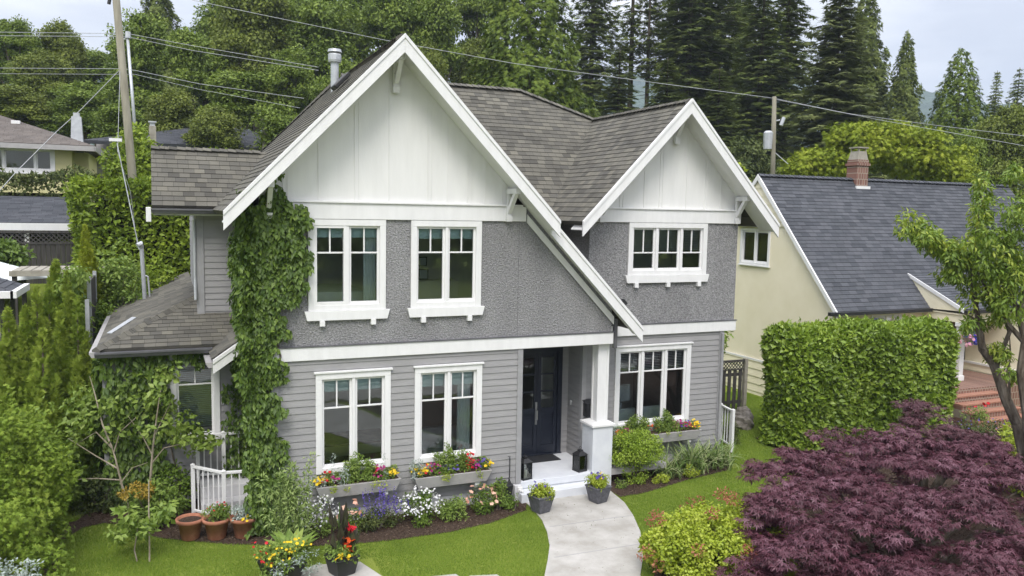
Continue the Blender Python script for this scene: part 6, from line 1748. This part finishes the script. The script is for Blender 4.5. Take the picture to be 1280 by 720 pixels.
# ------------------------------------------------------------------ forest prototypes
def proto_broad(seed, Hh=12., Rr=4.2, K=190, per=190, leaf='broad', size=.22, cr=.9, trunk=.28):
    g = np.random.default_rng(seed)
    t = thing('broadleaf_tree', 'x', 'tree')
    cs = []
    for q in range(14):
        a = g.uniform(0, 2*PI); rr = Rr*g.uniform(.15, .75); z = Hh*g.uniform(trunk+.08, .92)
        lr = Rr*g.uniform(.25, .52)*(1.15-.6*(z/Hh))
        cs.append(ell_centers((rr*math.cos(a)*(1.2-z/Hh), rr*math.sin(a)*(1.2-z/Hh), z), (lr, lr, lr*.8), K//14+2, g, .5, False))
    cs.append(ell_centers((0, 0, Hh*.82), (Rr*.4, Rr*.4, Hh*.15), K//8, g, .5, False))
    cs = np.vstack(cs)
    pos, d, n, tt = clump_leaves(cs, g.uniform(.45, 1.2, len(cs))*cr, per, g, flat=.6, lo=.15)
    s = size*g.uniform(.6, 1.3, len(pos))
    foliage('crown', 'quad', pos, d, n, s, s*.62, L[leaf], t, tt)
    b = MB(); b.tube([(0, 0, -1.5), (.1, 0, Hh*trunk), (0, .1, Hh*.9)], [.26, .2, .03], 8)
    for i in range(0, len(cs), 6):
        c = cs[i]; z0 = Hh*g.uniform(trunk*.8, trunk+.3); b.tube([(0, 0, z0), (c[0]*.5, c[1]*.5, z0+(c[2]-z0)*.6), tuple(c)], [.09, .06, .02], 5)
    b.build('trunk', M['bark'], t)
    return t
def proto_fir(seed, Hh=20., Rb=3.3, bare=.15, whorls=46, leaf='fir', sp=.52, gap=0., droop=.22, dens=1.25, shape=.8, tr=.26):
    g = np.random.default_rng(seed)
    t = thing('fir_tree', 'x', 'tree')
    P = []; D = []; Nn = []; S = []; T = []
    br = MB()
    for k_ in range(whorls):
        f = (k_+.3*g.random())/whorls; z = Hh*(bare+(1-bare)*f)
        Lb = Rb*((1-f)**shape)*min(1, .55+f*5)+.25
        nb = int(g.integers(5, 8))
        for j in range(nb):
            if g.random() < gap: continue
            a = 2*PI*(j+g.random()*.7)/nb+k_*1.3; ln = Lb*g.uniform(.6, 1.15); ct = g.random()
            m_ = max(4, int(ln*5.2*dens))
            ts = (np.arange(m_)+.6)/m_
            for tt_ in ts:
                r = ln*tt_; zz = z-droop*ln*(tt_**1.6)+.10*ln*(tt_**3)
                w_ = .33*ln*(1-tt_)*(.35+tt_)*2
                for rep in range(2):
                    o = g.uniform(-1, 1)*w_
                    P.append((r*math.cos(a)-o*math.sin(a), r*math.sin(a)+o*math.cos(a), zz+g.normal()*.07))
                    da = a+np.sign(o)*g.uniform(.2, .9)
                    D.append((math.cos(da), math.sin(da), -.28)); Nn.append((g.normal()*.25, g.normal()*.25, 1)); S.append(sp*g.uniform(.65, 1.25)*(.6+.4*min(1, ln/1.5))); T.append(.5*ct+.5*g.random())
            if k_ % 2 == 0: br.tube([(0, 0, z), (ln*.85*math.cos(a), ln*.85*math.sin(a), z-droop*ln*.7)], [.035, .01], 4, cap=False)
    foliage('crown', 'spray', P, D, Nn, np.array(S), np.array(S), L[leaf], t, np.array(T))
    br.tube([(0, 0, -2), (0, 0, Hh*.5), (0, 0, Hh)], [tr, tr*.7, .03], 9)
    if bare > .3:
        for i in range(26):
            z = Hh*g.uniform(.12, bare); a = g.uniform(0, 2*PI); l_ = g.uniform(.4, 1.5); br.tube([(0, 0, z), (l_*math.cos(a), l_*math.sin(a), z-.15*l_)], [.03, .008], 4, cap=False)
    br.build('trunk', M['bark'], t)
    return t
def proto_cedar(seed, Hh=20., Rb=4., n=30000, leaf='cedar', size=.34, taper=.62, lump=.10):
    g = np.random.default_rng(seed)
    t = thing('cedar_tree', 'x', 'tree')
    P, out = cone_mesh('x', Hh, Rb, n, size, None, None, taper, lump, g=g)
    a = np.arctan2(out[:, 1], out[:, 0])
    tier = np.sin(P[:, 2]*3.1+3*np.sin(a*4)+2*np.sin(a*9+P[:, 2]*.9))
    k_ = 1+.10*tier; P[:, 0] *= k_; P[:, 1] *= k_
    nn = unit(out+np.array([0, 0, .5])+g.normal(size=P.shape)*.4); d = unit(out*.6+np.array([0, 0, -.75])+g.normal(size=P.shape)*.35)
    s = size*g.uniform(.6, 1.25, len(P))
    tt = np.clip(.5+.22*tier+g.normal(size=len(P))*.2, 0, 1)
    foliage('crown', 'spray', P, d, nn, s, s*.9, L[leaf], t, tt)
    b = MB(); b.tube([(0, 0, -2), (0, 0, Hh*.95)], [.35, .03], 8); b.build('trunk', M['bark'], t)
    return t
protos = {
 'b0': (proto_broad(1), 12., 4.2), 'b1': (proto_broad(2, leaf='broad2', Rr=4.6), 12., 4.6), 'b2': (proto_broad(3, Rr=3.4, K=150, cr=.8), 12., 3.4),
 'b3': (proto_broad(4, leaf='broad', Rr=4.4, K=120, per=150, cr=.75, size=.2), 12., 4.4),
 'f0': (proto_fir(11), 20., 3.3), 'f1': (proto_fir(12, bare=.42, whorls=30, gap=.25, Rb=3.0), 20., 3.0), 'f2': (proto_fir(13, bare=.5, whorls=24, gap=.35, Rb=2.6, dens=.8), 20., 2.6),
 's0': (proto_fir(14, leaf='spruce', Rb=4.6, whorls=52, bare=.03, droop=.12, sp=.72, shape=.62, dens=1.15), 20., 4.6),
 'c0': (proto_cedar(21), 20., 4.0), 'c1': (proto_cedar(22, leaf='fir', Rb=3.4, size=.38, n=24000, taper=.8, lump=.2), 20., 3.4), 'c2': (proto_cedar(23, leaf='spruce', Rb=3.0, size=.36, n=24000, taper=.7, lump=.16), 20., 3.0)}
usedp = set()
def place(kind, u, vt, wpx, wd, label, group=None, name=None, zb=None):
    p, H0, R0 = protos[kind]
    top = at(u, vt, wd); x, y = float(top[0]), float(top[1]); z0 = hgt(x, y) if zb is None else zb
    H_ = float(top[2])-z0; Rr = wpx/2*wd/FPX
    o = p if kind not in usedp else copy_tree(p)
    usedp.add(kind)
    o.location = (x, y, z0); o.scale = (Rr/R0, Rr/R0, H_/H0); o.rotation_euler = (0, 0, random.uniform(0, 6.28))
    o['label'] = label; o['category'] = 'tree'
    if group: o['group'] = group
    elif 'group' in o: del o['group']
    if name: o.name = name
    return o
GB = 'broadleaf trees of the forest edge'; GF = 'firs behind the roof valley'
for a in (('b3', 15, 22, 120, 50, 'sparse topped broadleaf tree at the far left edge of the forest'), ('b1', 75, 24, 105, 52, 'olive broadleaf tree with a thin pointed top left of the sky gap'),
          ('b0', 172, 12, 150, 46, 'big broadleaf tree directly behind the leaning pole'), ('b2', 236, 34, 105, 44, 'broadleaf tree right of the leaning pole below the dark conifer'),
          ('b1', 318, -35, 190, 50, 'very tall dense broadleaf tree above the far dark hip roof'), ('b0', 405, -25, 180, 52, 'tall broadleaf tree behind the metal flue'),
          ('b3', 490, -20, 170, 54, 'tall broadleaf tree with sky gaps behind the main gable peak'), ('b2', 545, -10, 110, 54, 'broadleaf tree between the gable peak and the big cedar'),
          ('b1', 535, 50, 110, 46, 'lower broadleaf tree just behind the main ridge left end'), ('b0', 425, 72, 110, 42, 'lighter low broadleaf tree beside the metal flue'),
          ('b1', 20, 105, 150, 41, 'low broadleaf tree behind the bungalow roof at the left edge'), ('b0', 105, 100, 140, 42, 'low broadleaf tree behind the bungalow chimney'),
          ('b1', 215, 108, 130, 40, 'low broadleaf tree behind the pale free standing chimney'), ('b2', 300, 85, 150, 42, 'low broadleaf tree above the far house chimney'),
          ('b3', 365, 60, 140, 44, 'mid height broadleaf tree left of the flue'), ('b0', 640, 60, 120, 50, 'broadleaf tree hidden low behind the big cedar'),
          ('b1', 50, 60, 120, 47, 'broadleaf tree filling the left forest between the pole wires'), ('b2', 260, 60, 120, 48, 'narrow broadleaf tree in the gap right of the pole wires'),
          ('b1', 270, 130, 140, 38, 'bushy broadleaf tree low over the slate hip roof'), ('b0', 350, 125, 130, 38, 'bushy broadleaf tree low behind the left gable slope'),
          ('b2', 150, 130, 130, 38, 'bushy broadleaf tree behind the rounded laurel tree'), ('b1', 1262, 128, 150, 44, 'bright green broadleaf tree at the upper right edge'),
          ('b3', 1215, 165, 110, 40, 'low green broadleaf tree right of the golden cypress')):
    place(*a, group=GB)
for i, (u_, vt_, w_, l_) in enumerate(((-10, 40, 58, 'at the left picture edge'), (50, 48, 60, 'between the two left edge trees'), (118, 62, 58, 'just left of the leaning pole top'), (215, 40, 60, 'behind the thinner pole'), (275, -10, 62, 'left of the tallest broadleaf tree'),
          (598, -40, 64, 'against the left side of the big cedar'), (600, 45, 58, 'low beside the big cedar'), (362, -40, 60, 'between the two tallest trees left of the flue'), (448, -40, 62, 'above the left slope of the main gable'), (528, -45, 62, 'directly behind the main gable peak'), (500, 40, 58, 'low behind the main gable peak'))):
    place(('b1', 'b0', 'b3')[i % 3], u_, vt_, 150, w_, 'rear row broadleaf tree '+l_, group=GB)
place('c1', 197, -45, 110, 56, 'dark conifer rising behind the broadleaf tree of the leaning pole')
place('c0', 664, -130, 185, 43, 'big dense western red cedar above the right end of the main ridge')
for i, a in enumerate((('f0', 745, -130, 110, 55, 'dark fir touching the right side of the big cedar'), ('f2', 795, -110, 90, 58, 'bare trunked fir left of the pair in the sky gap'), ('f2', 815, -70, 70, 57, 'slim bare trunked fir in the middle of the sky gap'),
          ('f1', 850, -110, 110, 58, 'bare trunked fir at the right side of the sky gap'), ('f0', 868, -110, 130, 54, 'shorter fir overlapping the bare trunk at the right of the sky gap'), ('f0', 893, -170, 150, 56, 'tall dense fir right above the peak of the right gable'),
          ('f0', 930, -150, 150, 60, 'open branched fir between the right gable peak and the utility pole'), ('f0', 958, -60, 120, 50, 'dark fir straight behind the green grey utility pole'), ('f0', 775, 62, 110, 48, 'low fir behind the roof valley left of the sky gap foot'),
          ('f0', 835, 72, 110, 47, 'low fir behind the ridge of the right wing'), ('f0', 900, 85, 110, 46, 'low fir behind the right slope of the right gable'), ('f0', 720, 100, 70, 46, 'small fir at the foot of the big cedar right side'))):
    place(*a, group=GF)
place('f0', 990, -60, 140, 52, 'tall fir left of the big grey green spruce'); place('c1', 1085, -25, 110, 58, 'dark cedar rising behind the right shoulder of the big spruce')
place('s0', 1052, -15, 170, 44, 'big grey green layered spruce above the golden cypress'); place('c1', 1135, 35, 78, 56, 'narrow free standing conifer right of the big spruce')
place('c0', 1203, 58, 115, 50, 'pointed conifer in front of the blue mountain'); place('f0', 1247, 88, 50, 60, 'small dark fir on the skyline right of the pointed conifer'); place('f1', 1275, 84, 50, 62, 'small fir on the skyline at the right edge of the picture')
# unused prototypes are removed
def kill(o):
    for ch in list(o.children): kill(ch)
    bpy.data.objects.remove(o, do_unlink=True)
for k_, (p, _, _) in protos.items():
    if k_ not in usedp: kill(p)
broadtree('olive_tree', 'grey green bushy tree behind the right slope of the right gable beside the pole', (23.5, 19.5, 2.0), 7.4, 2.6, L['dark'], 170, 120, .55, .2, .05)
broadtree('lime_tree', 'yellow green leafy tree top peeking over the ridge of the yellow house', (17.0, 12.0, .5), 6.9, 1.3, L['euon'], 60, 70, .35, .2, .1)
# golden cypress mass
t = thing('golden_cypress', 'wide golden green cypress hedge tree behind the yellow house ridge', 'tree', tuple(at(1095, 240, 37)))
cs = []
for u_, v_, n_, s_, r_ in ((1030, 200, 46, 20, .9), (1090, 185, 60, 24, .9), (1150, 195, 46, 20, .9), (1185, 215, 24, 12, .8), (1000, 215, 24, 10, .8), (1060, 170, 20, 14, .6), (1110, 168, 22, 14, .6), (1150, 178, 14, 10, .6)):
    for i in range(n_): cs.append(at(u_+rng.normal()*s_, v_+abs(rng.normal())*s_*.5-6, 36+rng.uniform(-1.2, 1.2)))
cs = np.array(cs)
pos, d, n, tt = clump_leaves(cs, rng.uniform(.35, .75, len(cs)), 170, rng, droop=.8, lo=.3, flat=.8)
s = .22*rng.uniform(.6, 1.3, len(pos)); foliage('crown', 'spray', pos, d, n, s, s*.9, L['gold'], t, tt, True)
b = MB(); q = at(1095, 250, 36.5); b.tube([(q[0], q[1], 1), (q[0], q[1], q[2]+1)], .3, 8); b.build('trunk', M['bark'], t, world=True)

# the wooded far side of the street, mirrored in the windows
cs = np.column_stack([rng.uniform(-70, 60, 900), rng.uniform(-62, -48, 900), rng.uniform(0, 1, 900)**.7*9])
cs[:, 2] *= .75+.35*np.sin(cs[:, 0]*.35)*np.sin(cs[:, 0]*.13+1)
pos, d, n, tt = clump_leaves(cs, rng.uniform(1.0, 2.2, len(cs)), 45, rng, flat=.8)
s = rng.uniform(.5, 1.0, len(pos)); o = foliage('woodland', 'quad', pos, d, n, s, s*.7, L['broad'], None, tt); o['kind'] = 'stuff'

# ------------------------------------------------------------------ mountain
def mountain():
    vs = []; fs = []; n = 240
    for i in range(n+1):
        az = R(-70)+R(190)*i/n
        prof = 158+34*math.sin(az*3.1+.5)+12*math.sin(az*11)+5*math.sin(az*37)+rng.normal()*2.0
        for r_, k_ in ((650, -.1), (900, .55), (1150, 1.0), (1500, .4)):
            h = k_*prof+(rng.normal()*4 if .3 < k_ else 0)
            vs.append((CAM[0]+r_*math.sin(az), CAM[1]+r_*math.cos(az), 5+h))
    for i in range(n):
        for j in range(3):
            a = i*4+j; fs.append((a, a+4, a+5, a+1))
    b = MB(); b.add(vs, fs); o = b.build('mountain', M['forest']); o['kind'] = 'structure'
M['forest'] = mat('distant_forest', (.02, .04, .022), (.05, .085, .04), .02, .9, 1.0, .06, .1, dist=8)
mountain()

# ------------------------------------------------------------------ air
hz = bpy.data.materials.new('haze_air'); hz.use_nodes = True
hn = hz.node_tree; hn.nodes.remove(hn.nodes['Principled BSDF'])
pv = hn.nodes.new('ShaderNodeVolumePrincipled')
pv.inputs['Color'].default_value = (.72, .84, 1, 1); pv.inputs['Density'].default_value = .00045; pv.inputs['Anisotropy'].default_value = 0
hn.links.new(pv.outputs[0], hn.nodes['Material Output'].inputs['Volume'])
b = MB(); b.box(-1650, 1750, -330, 1700, -8, 330); o = b.build('haze', hz); o['kind'] = 'stuff'

# ------------------------------------------------------------------ grass blades on the lawns
def inpoly(q, poly):
    px = np.array([p[0] for p in poly]); py = np.array([p[1] for p in poly]); ins = np.zeros(len(q), bool); j = len(poly)-1
    for i in range(len(poly)):
        c = ((py[i] > q[:, 1]) != (py[j] > q[:, 1])) & (q[:, 0] < (px[j]-px[i])*(q[:, 1]-py[i])/(py[j]-py[i]+1e-12)+px[i]); ins ^= c; j = i
    return ins
q = np.column_stack([rng.uniform(-5.6, 13.4, 900000), rng.uniform(-4.2, 6.5, 900000)])
keep = np.ones(len(q), bool)
for pl in (PATH, BEDL, BEDR, BEDM, BEDH): keep &= ~inpoly(q, pl)
keep &= ~((q[:, 0] > -2.2) & (q[:, 0] < 8.2) & (q[:, 1] > .1)); keep &= ~((q[:, 0] < 3) & (q[:, 1] > 1.9)); keep &= ~((q[:, 0] > -2.3) & (q[:, 0] < -.8) & (q[:, 1] < -1.64) & (q[:, 1] > -2.5))
q = q[keep]; print('blades', len(q))
N = len(q); a = rng.uniform(0, 2*PI, N)
patch = .5+.5*np.sin(q[:, 0]*2.1+1.7*np.sin(q[:, 1]*1.9))*np.sin(q[:, 1]*2.7+np.sin(q[:, 0]*3.1))
hh = rng.uniform(.022, .05, N)
foliage('lawn_grass', 'blade', np.column_stack([q, np.full(N, G-.004)]), np.column_stack([np.cos(a)*.45, np.sin(a)*.45, np.ones(N)]), np.column_stack([-np.sin(a), np.cos(a), np.zeros(N)]), hh, rng.uniform(.007, .012, N), L['lawn'], None, np.clip(rng.random(N)*.6+.4*patch, 0, 1))
bpy.data.objects['lawn_grass']['kind'] = 'stuff'

# bark chips on the beds, a few fallen leaves on the path
q = np.column_stack([rng.uniform(-6.5, 11.5, 90000), rng.uniform(-4.6, 2.2, 90000)])
k_ = inpoly(q, BEDL) | inpoly(q, BEDR) | inpoly(q, BEDM) | inpoly(q, BEDH)
k_ &= ~((q[:, 0] > 2.5) & (q[:, 0] < 4.8) & (q[:, 1] > -.4))
q = q[k_]; N = len(q)
jit = rng.normal(size=(N, 2))*.03
foliage('bark_mulch', 'quad', np.column_stack([q+jit, G+rng.uniform(.015, .03, N)]), np.column_stack([rng.normal(size=(N, 2)), rng.normal(size=N)*.25]), np.column_stack([rng.normal(size=(N, 2))*.4, np.ones(N)]), rng.uniform(.015, .05, N), rng.uniform(.01, .028, N),
        leafmat('mulch_chip', [(.04, .026, .018), (.10, .068, .048), (.2, .15, .11)], .95, .1, 0), None, rng.random(N)**1.5)['kind'] = 'stuff'
q = np.column_stack([rng.uniform(-1, 5, 1500), rng.uniform(-5, .2, 1500)]); q = q[inpoly(q, PATH)][:130]; N = len(q)
foliage('leaf_litter', 'leaf', np.column_stack([q, np.full(N, G+.026)]), np.column_stack([rng.normal(size=(N, 2)), np.zeros(N)]), np.column_stack([rng.normal(size=(N, 2))*.2, np.ones(N)]), rng.uniform(.012, .035, N), rng.uniform(.008, .02, N), L['dark'], None, rng.random(N))['kind'] = 'stuff'
